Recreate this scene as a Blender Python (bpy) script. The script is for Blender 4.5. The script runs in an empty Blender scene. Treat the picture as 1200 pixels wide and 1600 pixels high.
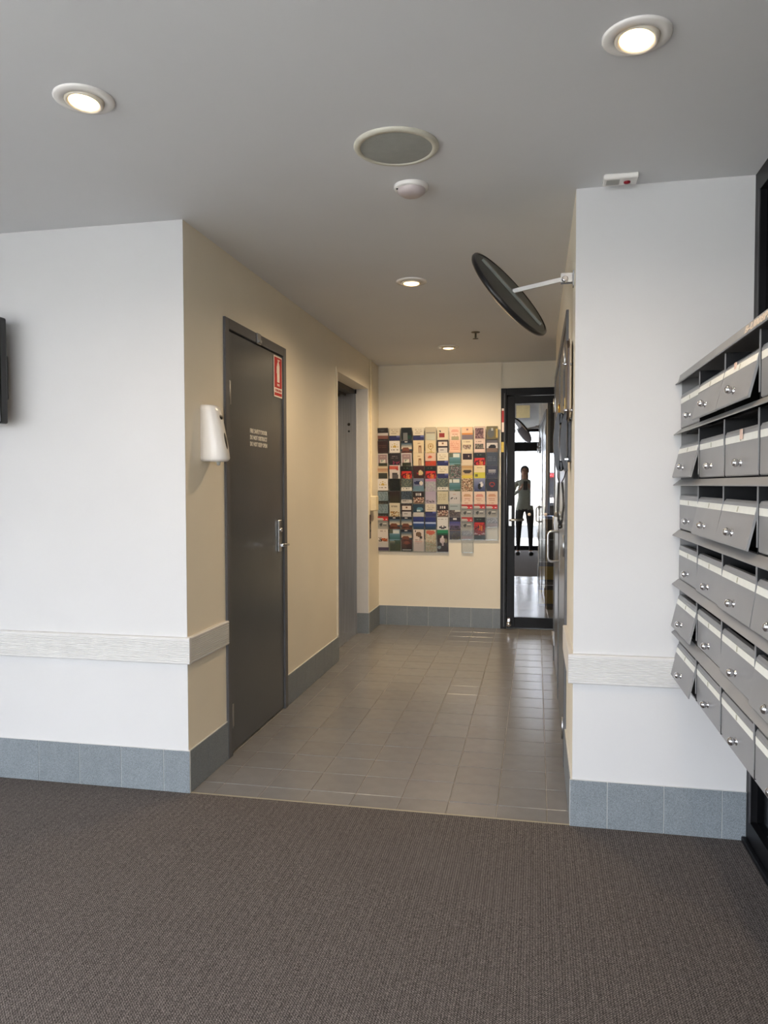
import bpy, bmesh, math, random
from mathutils import Vector, Matrix
random.seed(7)
PI = math.pi
C = bpy.context.scene.collection
S = bpy.context.scene

# ---------------------------------------------------------------- camera
YAW, PITCH, ROLL, FPX, CH = 0.199598, 0.0361869, -0.00192327, 1174.915, 1.30416
cd = bpy.data.cameras.new('camera'); cam = bpy.data.objects.new('camera', cd); C.objects.link(cam)
cd.sensor_fit = 'VERTICAL'; cd.sensor_height = 36.0; cd.lens = FPX / 1600 * 36.0; cd.clip_start = 0.01
f0 = Vector((-math.sin(YAW), math.cos(YAW), 0)); r0 = Vector((math.cos(YAW), math.sin(YAW), 0)); u0 = Vector((0, 0, 1))
CF = f0 * math.cos(PITCH) - u0 * math.sin(PITCH); uu = u0 * math.cos(PITCH) + f0 * math.sin(PITCH)
CR = r0 * math.cos(ROLL) + uu * math.sin(ROLL); CU = uu * math.cos(ROLL) - r0 * math.sin(ROLL)
cam.matrix_world = Matrix(((CR.x, CU.x, -CF.x, 0), (CR.y, CU.y, -CF.y, 0), (CR.z, CU.z, -CF.z, CH), (0, 0, 0, 1)))
S.camera = cam

# ---------------------------------------------------------------- world, light, exposure
S.view_settings.view_transform = 'Standard'; S.view_settings.look = 'None'
S.view_settings.gamma = 1.0; S.view_settings.use_curve_mapping = False
S.view_settings.exposure = 0.24
S.cycles.transparent_max_bounces = 32      # stacked clear pockets
SKY = 12.5
LAMP_W = 20.0
w = bpy.data.worlds.new('overcast_sky'); S.world = w; w.use_nodes = True
nt = w.node_tree; nt.nodes.clear()
wo = nt.nodes.new('ShaderNodeOutputWorld'); bg = nt.nodes.new('ShaderNodeBackground')
tc = nt.nodes.new('ShaderNodeTexCoord'); sx = nt.nodes.new('ShaderNodeSeparateXYZ'); rp = nt.nodes.new('ShaderNodeValToRGB')
nt.links.new(tc.outputs['Generated'], sx.inputs[0]); nt.links.new(sx.outputs['Z'], rp.inputs[0])
nt.links.new(rp.outputs[0], bg.inputs[0]); nt.links.new(bg.outputs[0], wo.inputs[0])
rp.color_ramp.elements[0].position = 0.0; rp.color_ramp.elements[0].color = (0.82, 0.84, 0.96, 1)
rp.color_ramp.elements[1].position = 1.0; rp.color_ramp.elements[1].color = (0.60, 0.62, 0.68, 1)
bg.inputs[1].default_value = SKY

sl_ = bpy.data.lights.new('sun', 'SUN'); sl_.energy = 22.0; sl_.angle = math.radians(3); sl_.color = (1.0, .96, .9)   # high sun behind the building: it lights the street, not the room
so = bpy.data.objects.new('sun', sl_); C.objects.link(so); so.rotation_euler = (math.radians(-42), 0, math.radians(8))
def portal(name, loc, rot, sx_, sy_):
    d = bpy.data.lights.new(name, 'AREA'); d.shape = 'RECTANGLE'; d.size = sx_; d.size_y = sy_
    d.cycles.is_portal = True
    o = bpy.data.objects.new(name, d); C.objects.link(o); o.location = loc; o.rotation_euler = rot
    return o
portal('window_daylight', (-1.42, -1.45, 1.2), (PI / 2, 0, 0), 4.4, 2.3)           # storefront, facing +y
portal('side_window_daylight', (-3.70, -.35, 1.2), (PI / 2, 0, -PI / 2), 1.8, 2.2)      # left window, facing +x

# ---------------------------------------------------------------- dimensions
H = 2.4
XL, XR, YF, YB, XW = -1.4364, 0.1405, 2.9174, 6.85, 0.7584
XO, YS = -3.6, -1.36            # lobby left side, storefront
YE = 5.76                       # end of the right corridor wall

# ---------------------------------------------------------------- helpers
def lin(c):
    out = []
    for v in c[:3]:
        v = v / 255.0
        out.append(v / 12.92 if v <= 0.04045 else ((v + 0.055) / 1.055) ** 2.4)
    return tuple(out) + (1.0,)
MATS = {}
def mat(name, rgb, rough=0.5, metal=0.0, var=0.06, scale=30.0, bump=0.0, bscale=200.0, spec=0.5, rand=0.0, stretch=None, emit=None, speck=None):
    if name in MATS: return MATS[name]
    m = bpy.data.materials.new(name); m.use_nodes = True; n = m.node_tree; b = n.nodes['Principled BSDF']
    b.inputs['Roughness'].default_value = rough; b.inputs['Metallic'].default_value = metal
    b.inputs['Specular IOR Level'].default_value = spec
    col = lin(rgb)
    tcn = n.nodes.new('ShaderNodeTexCoord'); mp = n.nodes.new('ShaderNodeMapping')
    n.links.new(tcn.outputs['Object'], mp.inputs[0])
    if stretch: mp.inputs['Scale'].default_value = stretch
    nz = n.nodes.new('ShaderNodeTexNoise'); nz.inputs['Scale'].default_value = scale; nz.inputs['Detail'].default_value = 4
    n.links.new(mp.outputs[0], nz.inputs[0])
    r = n.nodes.new('ShaderNodeValToRGB')
    r.color_ramp.elements[0].position = 0.3; r.color_ramp.elements[1].position = 0.7
    r.color_ramp.elements[0].color = tuple(c * (1 - var) for c in col[:3]) + (1,)
    r.color_ramp.elements[1].color = tuple(min(1, c * (1 + var)) for c in col[:3]) + (1,)
    n.links.new(nz.outputs[0], r.inputs[0]); last = r.outputs[0]
    if speck:
        vz = n.nodes.new('ShaderNodeTexNoise'); vz.inputs['Scale'].default_value = speck[0]; vz.inputs['Detail'].default_value = 2
        n.links.new(mp.outputs[0], vz.inputs[0])
        r2 = n.nodes.new('ShaderNodeMapRange'); r2.inputs[1].default_value = 0.35; r2.inputs[2].default_value = 0.65
        r2.inputs[3].default_value = 1 - speck[1]; r2.inputs[4].default_value = 1 + speck[1]
        n.links.new(vz.outputs[0], r2.inputs[0])
        mx = n.nodes.new('ShaderNodeMix'); mx.data_type = 'RGBA'; mx.blend_type = 'MULTIPLY'; mx.inputs[0].default_value = 1
        n.links.new(last, mx.inputs[6]); n.links.new(r2.outputs[0], mx.inputs[7]); last = mx.outputs[2]
    if rand:
        oi = n.nodes.new('ShaderNodeObjectInfo'); mr = n.nodes.new('ShaderNodeMapRange')
        mr.inputs[3].default_value = 1 - rand; mr.inputs[4].default_value = 1 + rand
        n.links.new(oi.outputs['Random'], mr.inputs[0])
        mx = n.nodes.new('ShaderNodeMix'); mx.data_type = 'RGBA'; mx.blend_type = 'MULTIPLY'; mx.inputs[0].default_value = 1
        n.links.new(last, mx.inputs[6]); n.links.new(mr.outputs[0], mx.inputs[7]); last = mx.outputs[2]
    n.links.new(last, b.inputs['Base Color'])
    if bump:
        bz = n.nodes.new('ShaderNodeTexNoise'); bz.inputs['Scale'].default_value = bscale; bz.inputs['Detail'].default_value = 3
        n.links.new(mp.outputs[0], bz.inputs[0])
        bp = n.nodes.new('ShaderNodeBump'); bp.inputs['Strength'].default_value = bump; bp.inputs['Distance'].default_value = 0.002
        n.links.new(bz.outputs[0], bp.inputs['Height']); n.links.new(bp.outputs[0], b.inputs['Normal'])
    if emit:
        b.inputs['Emission Color'].default_value = tuple(emit[0]) + (1,); b.inputs['Emission Strength'].default_value = emit[1]
    MATS[name] = m; return m

def thin_glass(name, tint, gloss, rough=0.0, gcol=(1, 1, 1)):
    m = bpy.data.materials.new(name); m.use_nodes = True; n = m.node_tree; n.nodes.clear()
    out = n.nodes.new('ShaderNodeOutputMaterial'); t = n.nodes.new('ShaderNodeBsdfTransparent'); g = n.nodes.new('ShaderNodeBsdfGlossy')
    fr = n.nodes.new('ShaderNodeLayerWeight'); fr.inputs[0].default_value = 0.25
    mr = n.nodes.new('ShaderNodeMapRange'); mr.inputs[3].default_value = gloss; mr.inputs[4].default_value = min(1.0, gloss + 0.6)
    mx = n.nodes.new('ShaderNodeMixShader')
    t.inputs[0].default_value = tuple(tint) + (1,); g.inputs[0].default_value = tuple(gcol) + (1,); g.inputs['Roughness'].default_value = rough
    n.links.new(fr.outputs['Fresnel'], mr.inputs[0]); n.links.new(mr.outputs[0], mx.inputs[0])
    n.links.new(t.outputs[0], mx.inputs[1]); n.links.new(g.outputs[0], mx.inputs[2]); n.links.new(mx.outputs[0], out.inputs[0])
    MATS[name] = m; return m

class MB:
    def __init__(s): s.bm = bmesh.new(); s.col = None
    def box(s, x0, x1, y0, y1, z0, z1, bev=0.0, seg=1, mi=0):
        r = bmesh.ops.create_cube(s.bm, size=1.0); vs = r['verts']
        for v in vs:
            v.co = Vector(((x0 + x1) / 2 + v.co.x * (x1 - x0), (y0 + y1) / 2 + v.co.y * (y1 - y0), (z0 + z1) / 2 + v.co.z * (z1 - z0)))
        fs = set(f for v in vs for f in v.link_faces)
        for f in fs: f.material_index = mi
        if bev:
            es = list(set(e for v in vs for e in v.link_edges))
            bmesh.ops.bevel(s.bm, geom=es, offset=bev, segments=seg, affect='EDGES', profile=0.5, clamp_overlap=True)
        return s
    def prism(s, pts, axis, a, b, mi=0):
        # pts: 2D profile; axis 'x','y','z' is the extrusion axis; profile axes are the two others in order
        def P(p, t):
            return {'x': (t, p[0], p[1]), 'y': (p[0], t, p[1]), 'z': (p[0], p[1], t)}[axis]
        A = [s.bm.verts.new(P(p, a)) for p in pts]; B = [s.bm.verts.new(P(p, b)) for p in pts]
        n = len(pts); fs = [s.bm.faces.new(A), s.bm.faces.new(B[::-1])]
        for i in range(n): fs.append(s.bm.faces.new((A[i], B[i], B[(i + 1) % n], A[(i + 1) % n])))
        for f in fs: f.material_index = mi
        return s
    def lathe(s, prof, c=(0, 0, 0), axis=(0, 0, 1), seg=24, mi=0, sx=1, sy=1):
        ax = Vector(axis).normalized(); t = Vector((1, 0, 0)) if abs(ax.x) < 0.9 else Vector((0, 1, 0))
        u = ax.cross(t).normalized(); v = ax.cross(u).normalized(); c = Vector(c); rings = []
        for (r, h) in prof:
            if r < 1e-6: rings.append([s.bm.verts.new(c + ax * h)])
            else: rings.append([s.bm.verts.new(c + ax * h + (u * math.cos(2 * PI * k / seg) * sx + v * math.sin(2 * PI * k / seg) * sy) * r) for k in range(seg)])
        for a, b in zip(rings, rings[1:]):
            for k in range(seg):
                k2 = (k + 1) % seg
                if len(a) == 1 and len(b) == 1: continue
                if len(a) == 1: f = s.bm.faces.new((a[0], b[k], b[k2]))
                elif len(b) == 1: f = s.bm.faces.new((a[k], a[k2], b[0]))
                else: f = s.bm.faces.new((a[k], a[k2], b[k2], b[k]))
                f.material_index = mi; f.smooth = True
        return s
    def tube(s, pts, rad, seg=10, mi=0, closed=False):
        pts = [Vector(p) for p in pts]; n = len(pts); rings = []
        up = None
        for i, p in enumerate(pts):
            if closed: d = (pts[(i + 1) % n] - pts[i - 1]).normalized()
            else: d = (pts[min(i + 1, n - 1)] - pts[max(i - 1, 0)]).normalized()
            if up is None:
                t = Vector((0, 0, 1)) if abs(d.z) < 0.9 else Vector((1, 0, 0)); up = d.cross(t).normalized()
            up = (up - d * up.dot(d)).normalized(); v = d.cross(up)
            rr = rad[i] if isinstance(rad, (list, tuple)) else rad
            rings.append([s.bm.verts.new(p + (up * math.cos(2 * PI * k / seg) + v * math.sin(2 * PI * k / seg)) * rr) for k in range(seg)])
        m = n if closed else n - 1
        for i in range(m):
            a, b = rings[i], rings[(i + 1) % n]
            for k in range(seg):
                f = s.bm.faces.new((a[k], a[(k + 1) % seg], b[(k + 1) % seg], b[k])); f.smooth = True; f.material_index = mi
        if not closed:
            s.bm.faces.new(rings[0][::-1]).material_index = mi; s.bm.faces.new(rings[-1]).material_index = mi
        return s
    def build(s, name, mats, parent=None, loc=None, fix=True):
        if fix: bmesh.ops.recalc_face_normals(s.bm, faces=s.bm.faces)
        me = bpy.data.meshes.new(name); s.bm.to_mesh(me); s.bm.free()
        for m in (mats if isinstance(mats, (list, tuple)) else [mats]): me.materials.append(m)
        o = bpy.data.objects.new(name, me); C.objects.link(o)
        if parent: o.parent = parent
        if loc: o.location = loc
        return o
def tag(o, label=None, cat=None, group=None, kind=None):
    if label: o['label'] = label
    if cat: o['category'] = cat
    if group: o['group'] = group
    if kind: o['kind'] = kind
    return o
def empty(name, loc, label=None, cat=None, group=None, kind=None, rz=0):
    o = bpy.data.objects.new(name, None); C.objects.link(o); o.location = loc; o.rotation_euler = (0, 0, rz)
    o.empty_display_size = 0.05
    return tag(o, label, cat, group, kind)
def part(name, mb, m, parent, world=True, label=None):
    """mesh authored in world coordinates, parented to a thing standing at its own location"""
    o = mb.build(name, m)
    o.parent = parent
    if world: o.matrix_parent_inverse = Matrix.Translation(-root_loc(parent))
    if label: o['label'] = label
    return o
def root_loc(o):
    return Vector(o.location) if o.parent is None else Vector((0, 0, 0))     # a part already sits at the origin of the world
def text_mesh(txt, size, m, parent, origin, right, up, name='lettering', extrude=0.0006, align='LEFT', width=None, bold=0.0):
    cu = bpy.data.curves.new(name, 'FONT'); cu.body = txt; cu.size = size; cu.extrude = extrude; cu.align_x = align
    cu.resolution_u = 2; cu.offset = bold
    tmp = bpy.data.objects.new(name, cu); C.objects.link(tmp)
    bpy.context.view_layer.update()
    me = bpy.data.meshes.new_from_object(tmp.evaluated_get(bpy.context.evaluated_depsgraph_get()))
    bpy.data.objects.remove(tmp, do_unlink=True); bpy.data.curves.remove(cu)
    r = Vector(right).normalized(); u = Vector(up).normalized(); n = r.cross(u)
    sc = 1.0
    if width:
        xs = [v.co.x for v in me.vertices]; sc = width / (max(xs) - min(xs))
    o_ = Vector(origin)
    for v in me.vertices: v.co = o_ + r * v.co.x * sc + u * v.co.y + n * v.co.z
    me.materials.clear(); me.materials.append(m)
    o = bpy.data.objects.new(name, me); C.objects.link(o); o.parent = parent
    o.matrix_parent_inverse = Matrix.Translation(-root_loc(parent))
    return o

# ---------------------------------------------------------------- materials
wall_w = mat('white_wall_paint', (205, 204, 203), 0.55, var=0.015, scale=3, bump=0.10, bscale=120)
wall_c = mat('cream_wall_paint', (236, 226, 205), 0.5, var=0.02, scale=3, bump=0.10, bscale=120)
ceil_m = mat('ceiling_paint', (220, 220, 221), 0.7, var=0.015, scale=2, bump=0.05, bscale=90)
rail_m = mat('rail_paint', (208, 206, 203), 0.45, var=0.02)
tile_m = mat('floor_tile', (126, 125, 125), 0.22, var=0.06, scale=14, rand=0.05, bump=0.05, bscale=300, speck=(500, 0.10))
skirt_m = mat('skirting_tile', (124, 131, 136), 0.4, var=0.05, scale=20, rand=0.03, speck=(420, 0.28))
grout_m = mat('grout', (184, 177, 166), 0.8, var=0.25, scale=9)
sgrout_m = mat('skirting_grout', (206, 206, 203), 0.8)
grey_door = mat('grey_door_paint', (84, 86, 88), 0.28, var=0.04, scale=6, bump=0.12, bscale=60)
grey_frame = mat('grey_frame_paint', (92, 92, 94), 0.4, var=0.03)
steel = mat('brushed_steel', (196, 198, 202), 0.34, 1.0, var=0.12, scale=60, stretch=(1, 1, 0.03))
chrome = mat('chrome', (225, 225, 228), 0.12, 1.0, var=0.02)
satin = mat('satin_metal', (190, 190, 190), 0.32, 1.0, var=0.04)
brass = mat('brass', (190, 160, 90), 0.3, 1.0)
black_al = mat('black_aluminium', (17, 17, 19), 0.42, var=0.1, spec=0.2)
black_pl = mat('black_plastic', (15, 15, 17), 0.35, var=0.1)
dark_pane = mat('dark_tinted_pane', (10, 11, 13), 0.12, var=0.1, spec=0.12)
white_pl = mat('white_plastic', (236, 232, 226), 0.25, var=0.01)
grey_pl = mat('grey_speaker_mesh', (164, 165, 158), 0.7, var=0.05, bump=0.5, bscale=700)
box_m = mat('mailbox_grey', (134, 133, 132), 0.36, var=0.03, scale=12)
box_in = mat('mailbox_inside_shade', (16, 16, 17), 0.8, var=0.1)  # near-black colour stands in for the shade inside the mailboxes
label_m = mat('label_card', (232, 230, 219), 0.5, var=0.03)
ink = mat('dark_ink', (60, 58, 56), 0.7)
red_m = mat('sign_red', (176, 22, 20), 0.45, var=0.05)
sign_w = mat('sign_white', (240, 225, 215), 0.5)
white_ink = mat('white_lettering', (222, 216, 205), 0.6)
yellow_m = mat('safety_yellow', (214, 170, 30), 0.5, var=0.1)
mirror_m = mat('mirror_face', (235, 235, 238), 0.02, 1.0, var=0.0)
mirror_back = mat('mirror_backing', (62, 62, 56), 0.5, var=0.1)
door_glass = thin_glass('reflective_door_glass', (0.85, 0.86, 0.88), 0.30)
clear_glass = thin_glass('clear_window_glass', (0.96, 0.98, 0.97), 0.03)
acrylic = thin_glass('clear_acrylic', (0.985, 0.99, 0.99), 0.02, 0.05)
acrylic_edge = thin_glass('acrylic_edge', (0.72, 0.74, 0.74), 0.10, 0.1)
conc_m = mat('pavement_concrete', (196, 193, 186), 0.85, var=0.1, scale=5)
road_m = mat('asphalt', (88, 88, 90), 0.9, var=0.15, scale=20)
facade_m = mat('cream_render', (206, 200, 186), 0.8, var=0.04)

def carpet_material():
    m = bpy.data.materials.new('woven_carpet'); m.use_nodes = True; n = m.node_tree; b = n.nodes['Principled BSDF']
    b.inputs['Roughness'].default_value = 0.95; b.inputs['Specular IOR Level'].default_value = 0.1
    t = n.nodes.new('ShaderNodeTexCoord'); s = n.nodes.new('ShaderNodeSeparateXYZ'); n.links.new(t.outputs['Object'], s.inputs[0])
    nz = n.nodes.new('ShaderNodeTexNoise'); nz.inputs['Scale'].default_value = 900; nz.inputs['Detail'].default_value = 2
    n.links.new(t.outputs['Object'], nz.inputs[0])
    def wave(axis, period, amp):
        a = n.nodes.new('ShaderNodeMath'); a.operation = 'MULTIPLY'; n.links.new(s.outputs[axis], a.inputs[0]); a.inputs[1].default_value = 2 * PI / period
        d = n.nodes.new('ShaderNodeMath'); d.operation = 'MULTIPLY_ADD'; n.links.new(nz.outputs[0], d.inputs[0]); d.inputs[1].default_value = amp; n.links.new(a.outputs[0], d.inputs[2])
        c = n.nodes.new('ShaderNodeMath'); c.operation = 'SINE'; n.links.new(d.outputs[0], c.inputs[0]); return c.outputs[0]
    wx, wy = wave('X', 0.0078, 2.0), wave('Y', 0.0078, 2.0)
    wz = wave('X', 0.029, 0.6)
    mul = n.nodes.new('ShaderNodeMath'); mul.operation = 'MULTIPLY'; n.links.new(wx, mul.inputs[0]); n.links.new(wy, mul.inputs[1])
    ad = n.nodes.new('ShaderNodeMath'); ad.operation = 'MULTIPLY_ADD'; n.links.new(wx, ad.inputs[0]); ad.inputs[1].default_value = 0.40; n.links.new(mul.outputs[0], ad.inputs[2])
    ad1 = n.nodes.new('ShaderNodeMath'); ad1.operation = 'MULTIPLY_ADD'; n.links.new(wz, ad1.inputs[0]); ad1.inputs[1].default_value = 0.10; n.links.new(ad.outputs[0], ad1.inputs[2])
    n2 = n.nodes.new('ShaderNodeTexNoise'); n2.inputs['Scale'].default_value = 330; n2.inputs['Detail'].default_value = 5; n.links.new(t.outputs['Object'], n2.inputs[0])
    ad2 = n.nodes.new('ShaderNodeMath'); ad2.operation = 'MULTIPLY_ADD'; n.links.new(n2.outputs[0], ad2.inputs[0]); ad2.inputs[1].default_value = 6.5; n.links.new(ad1.outputs[0], ad2.inputs[2])
    mr = n.nodes.new('ShaderNodeMapRange'); mr.inputs[1].default_value = 1.4; mr.inputs[2].default_value = 5.2; n.links.new(ad2.outputs[0], mr.inputs[0])
    r = n.nodes.new('ShaderNodeValToRGB'); r.color_ramp.elements[0].color = lin((42, 39, 38)); r.color_ramp.elements[1].color = lin((156, 147, 143))
    e = r.color_ramp.elements.new(0.45); e.color = lin((88, 83, 80))
    n.links.new(mr.outputs[0], r.inputs[0]); n.links.new(r.outputs[0], b.inputs['Base Color'])
    bp = n.nodes.new('ShaderNodeBump'); bp.inputs['Strength'].default_value = 0.8; bp.inputs['Distance'].default_value = 0.002
    n.links.new(mr.outputs[0], bp.inputs['Height']); n.links.new(bp.outputs[0], b.inputs['Normal'])
    return m
carpet_m = carpet_material()

def struct(name, mb, m, parent=None):
    o = mb.build(name, m, parent)
    if parent is None: o['kind'] = 'structure'
    return o

# ================================================================ SETTING
# ---- ceiling
struct('ceiling', MB().box(XO - .1, 1.0, YS - .1, YF, H, H + .12).box(XL - .5, 0.85, YF, YB + .2, H, H + .12), ceil_m)
# ---- walls
struct('wall_front_left', MB().box(XO, XL - .12, YF, YF + .12, 0, H).box(XL - .12, XL, YF, YF + .003, 0, H), wall_w)
# corridor left wall with the fire door and lift openings
D0, D1, DT = 3.318, 4.19, 2.092       # fire door frame
L0, L1, LT = 5.37, 6.40, 2.135        # lift opening
struct('wall_left', MB().box(XL - .12, XL, YF + .003, D0, 0, H).box(XL - .12, XL, D0, D1, DT, H).box(XL - .12, XL, D1, L0, 0, H)
       .box(XL - .12, XL, L0, L1, LT, H).box(XL - .10, XL, L1, YB, 0, H).box(XL - .2, XL - .12, D0 - .1, D1 + .1, 0, H), wall_c)
struct('wall_back', MB().box(XL - .1, -.312, YB, YB + .12, 0, H).box(-.312, .78, YB + .02, YB + .12, 2.164, H).box(.66, .78, YB + .02, YB + .12, 0, 2.164), wall_c)
struct('wall_right', MB().box(XR, XR + .12, YF + .003, 3.52, 0, H).box(XR, XR + .12, 3.52, 5.70, 2.09, H).box(XR, XR + .12, 5.70, YE, 0, H)
       .box(XR + .08, XR + .12, 3.52, 5.70, 0, 2.09), wall_c)
struct('wall_alcove', MB().box(XR + .004, .76, YE, YE + .02, 0, H).box(.70, .78, YE + .02, YB + .02, 0, H), grey_door)
struct('wall_front_right', MB().box(XR, XR + .12, YF, YF + .003, 0, H).box(XR + .12, XW, YF, YF + .12, 0, H), wall_w)
# side wall of the lobby with the side window
struct('wall_side', MB().box(XO - .12, XO, .5, YF + .12, 0, H).box(XO - .12, XO, YS, -1.2, 0, H).box(XO - .12, XO, -1.2, .5, 0, .1).box(XO - .12, XO, -1.2, .5, 2.3, H), wall_w)
# ---- floor: bed with individual tiles
flo = struct('floor', MB().box(XL - .3, .76, YF - .0, YB + .05, -.05, -.0028).box(XO - .1, 1.0, YS - .1, YF, -.05, -.006), grout_m)
def tile_mesh(name, w, d, t, m, bev=0.0016):
    mb = MB().box(-w / 2, w / 2, -d / 2, d / 2, -t, 0, bev)
    me = bpy.data.meshes.new(name); bmesh.ops.recalc_face_normals(mb.bm, faces=mb.bm.faces); mb.bm.to_mesh(me); mb.bm.free(); me.materials.append(m); return me
xs = [XL] + [-.345 + .197 * k for k in range(-5, 3)] + [XR]
ys = [YF + .004] + [3.045 + .199 * k for k in range(0, 19)] + [YB]
cache = {}
G = .0028
def put_tile(parent, name, x0, x1, y0, y1, z, m, jit=True):
    w, d = round(x1 - x0 - G * .6, 4), round(y1 - y0 - G * 1.7, 4)
    k = (w, d)
    if k not in cache: cache[k] = tile_mesh('tile', w, d, .008, m)
    o = bpy.data.objects.new(name, cache[k]); C.objects.link(o); o.parent = parent
    o.location = ((x0 + x1) / 2, (y0 + y1) / 2, z + (random.uniform(-.0003, .0003) if jit else 0))
    o.rotation_euler = (random.uniform(-.0012, .0012), random.uniform(-.0012, .0012), random.uniform(-.001, .001))
    return o
for j in range(len(ys) - 1):
    for i in range(len(xs) - 1):
        put_tile(flo, 'tile', xs[i], xs[i + 1], ys[j], ys[j + 1], 0, tile_m)
for j in range(14, len(ys) - 1):       # alcove in front of the hidden half of the glass door
    y0 = max(ys[j], YE)
    if ys[j + 1] - y0 > .05:
        for a, b in ((XR, .345), (.345, .542), (.542, .70)): put_tile(flo, 'tile', a, b, y0, ys[j + 1], 0, tile_m)
for j in range(12, 18):                # lift threshold
    y0, y1 = max(ys[j], L0), min(ys[j + 1], L1)
    if y1 - y0 > .04: put_tile(flo, 'tile', XL - .1, XL, y0, y1, 0, tile_m)
carpet = MB().box(XO, XW, YS + .05, YF - .002, -.006, 0.002).build('carpet', carpet_m)
tag(carpet, 'dark grey-brown ribbed carpet covering the lobby floor up to the tiles', 'carpet')
trim = struct('trim_1', MB().box(XL, XR, YF - .004, YF + .005, -.004, .003), mat('pale_edge_strip', (150, 142, 122), .5))

# ---- skirting tiles
def baseboard(name, axis, plane, sign, a, b, joints, ht=.18, th=.009, base_th=.006):
    """axis: 'x' = runs along x on a y-plane; sign = outward direction"""
    def bx(a0, a1, z0, z1, t0, t1, bev=0.0):
        p0, p1 = sorted((plane + sign * t0, plane + sign * t1))
        return MB().box(a0, a1, p0, p1, z0, z1, bev) if axis == 'x' else MB().box(p0, p1, a0, a1, z0, z1, bev)
    base = struct(name, bx(a, b, 0, ht + .001, 0, base_th), sgrout_m)
    js = [a] + sorted(j for j in joints if a + .01 < j < b - .01) + [b]
    for p, q in zip(js, js[1:]):
        c = (p + q) / 2
        o = bx(p + .0012, q - .0012, .002, ht, .001, th, .001).build('tile', skirt_m, base)
    return base
baseboard('baseboard_front_left', 'x', YF, -1, XO, XL + .009, [-1.548 - .199 * k for k in range(11)])
baseboard('baseboard_front_right', 'x', YF, -1, XR - .009, XW, [.269, .472, .675])
baseboard('baseboard_left', 'y', XL, 1, YF + .0005, D0, [3.10])
baseboard('baseboard_middle', 'y', XL, 1, D1, L0, [4.36 + .2 * k for k in range(6)])
baseboard('baseboard_left_end', 'y', XL, 1, L1 + .0005, YB - .01, [6.6])
baseboard('baseboard_lift', 'x', L1, -1, XL - .1, XL + .009, [])
baseboard('baseboard_back', 'x', YB, -1, XL, -.312, [-1.362, -1.167, -.970, -.774, -.577, -.380])
baseboard('baseboard_right', 'y', XR, -1, YF + .0005, 3.52, [3.10, 3.30])

# ---- ribbed dado rail (trim)
def rail(name, axis, plane, sign, a, b, z0=.552, z1=.664, th=.018):
    prof = [(0, z0), (th * .8, z0), (th, z0 + .004)]
    n = 11; zz = z0 + .010; st = (z1 - z0 - .02) / n
    for k in range(n):
        prof += [(th, zz + st * k + .001), (th - .003, zz + st * k + .0025), (th - .003, zz + st * k + .0040), (th, zz + st * k + .0055)]
    prof += [(th, z1 - .004), (th * .8, z1), (0, z1)]
    pts = [(plane + sign * t, z) for t, z in prof]
    mb = MB().prism(pts, 'x' if axis == 'x' else 'y', a, b)
    return struct(name, mb, rail_m)
rail('trim_2', 'x', YF, -1, XO, XL + .018)
rail('trim_3', 'y', XL, 1, YF + .0005, D0 - .002)
rail('trim_4', 'x', YF, -1, XR - .018, XW - .002)
rail('trim_5', 'y', XR, -1, YF + .0005, 3.50)

# ---- window_1: black framed dark glazing on the right
w1 = struct('window_1', MB().box(XW, XW + .06, YF - .05, YF, 0, H).box(XW, XW + .06, YS, YF - .05, 2.33, H).box(XW, XW + .06, YS, YF - .05, 0, .09)
            .box(XW, XW + .06, 1.62, 1.68, .09, 2.33).box(XW, XW + .06, .2, .26, .09, 2.33).box(XW, XW + .06, -1.3, -1.24, .09, 2.33), black_al)
for a, b in ((1.68, YF - .05), (.26, 1.62), (-1.24, .2)):
    part('pane', MB().box(XW + .025, XW + .035, a, b, .09, 2.33), dark_pane, w1)
part('sill_step', MB().box(XW - .018, XW, YS, YF - .012, 0.0, .02, .002), black_al, w1)
part('bead', MB().box(XW - .004, XW, YF - .062, YF - .052, .09, 2.33), mat('dark_grey_bead', (60, 60, 62), .4), w1)
# ---- window_2: storefront behind the camera
mb = MB()
for x in (XO, -2.6, -1.5, -.45, XW - .06): mb.box(x, x + .06, YS - .06, YS, 0, H)
mb.box(XO, XW, YS - .06, YS, 0, .09).box(XO, XW, YS - .06, YS, 1.96, 2.14).box(XO, XW, YS - .06, YS, H - .06, H)
w2 = struct('window_2', mb, black_al)
xx = [XO, -2.6, -1.5, -.45, XW - .06]
for a, b in zip(xx, xx[1:]):
    part('pane', MB().box(a + .06, b, YS - .035, YS - .029, .09, 1.96), clear_glass, w2)
    part('pane', MB().box(a + .06, b, YS - .035, YS - .029, 2.14, H - .06), clear_glass, w2)
# ---- window_3: side window
mb = MB()
for y in (-1.2, -.38, .44): mb.box(XO - .08, XO - .02, y, y + .06, .1, 2.3)
mb.box(XO - .08, XO - .02, -1.2, .5, .1, .16).box(XO - .08, XO - .02, -1.2, .5, 2.24, 2.3)
w3 = struct('window_3', mb, black_al)
for a, b in ((-1.14, -.38), (-.32, .44)):
    part('pane', MB().box(XO - .055, XO - .049, a, b, .16, 2.24), clear_glass, w3)

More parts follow.
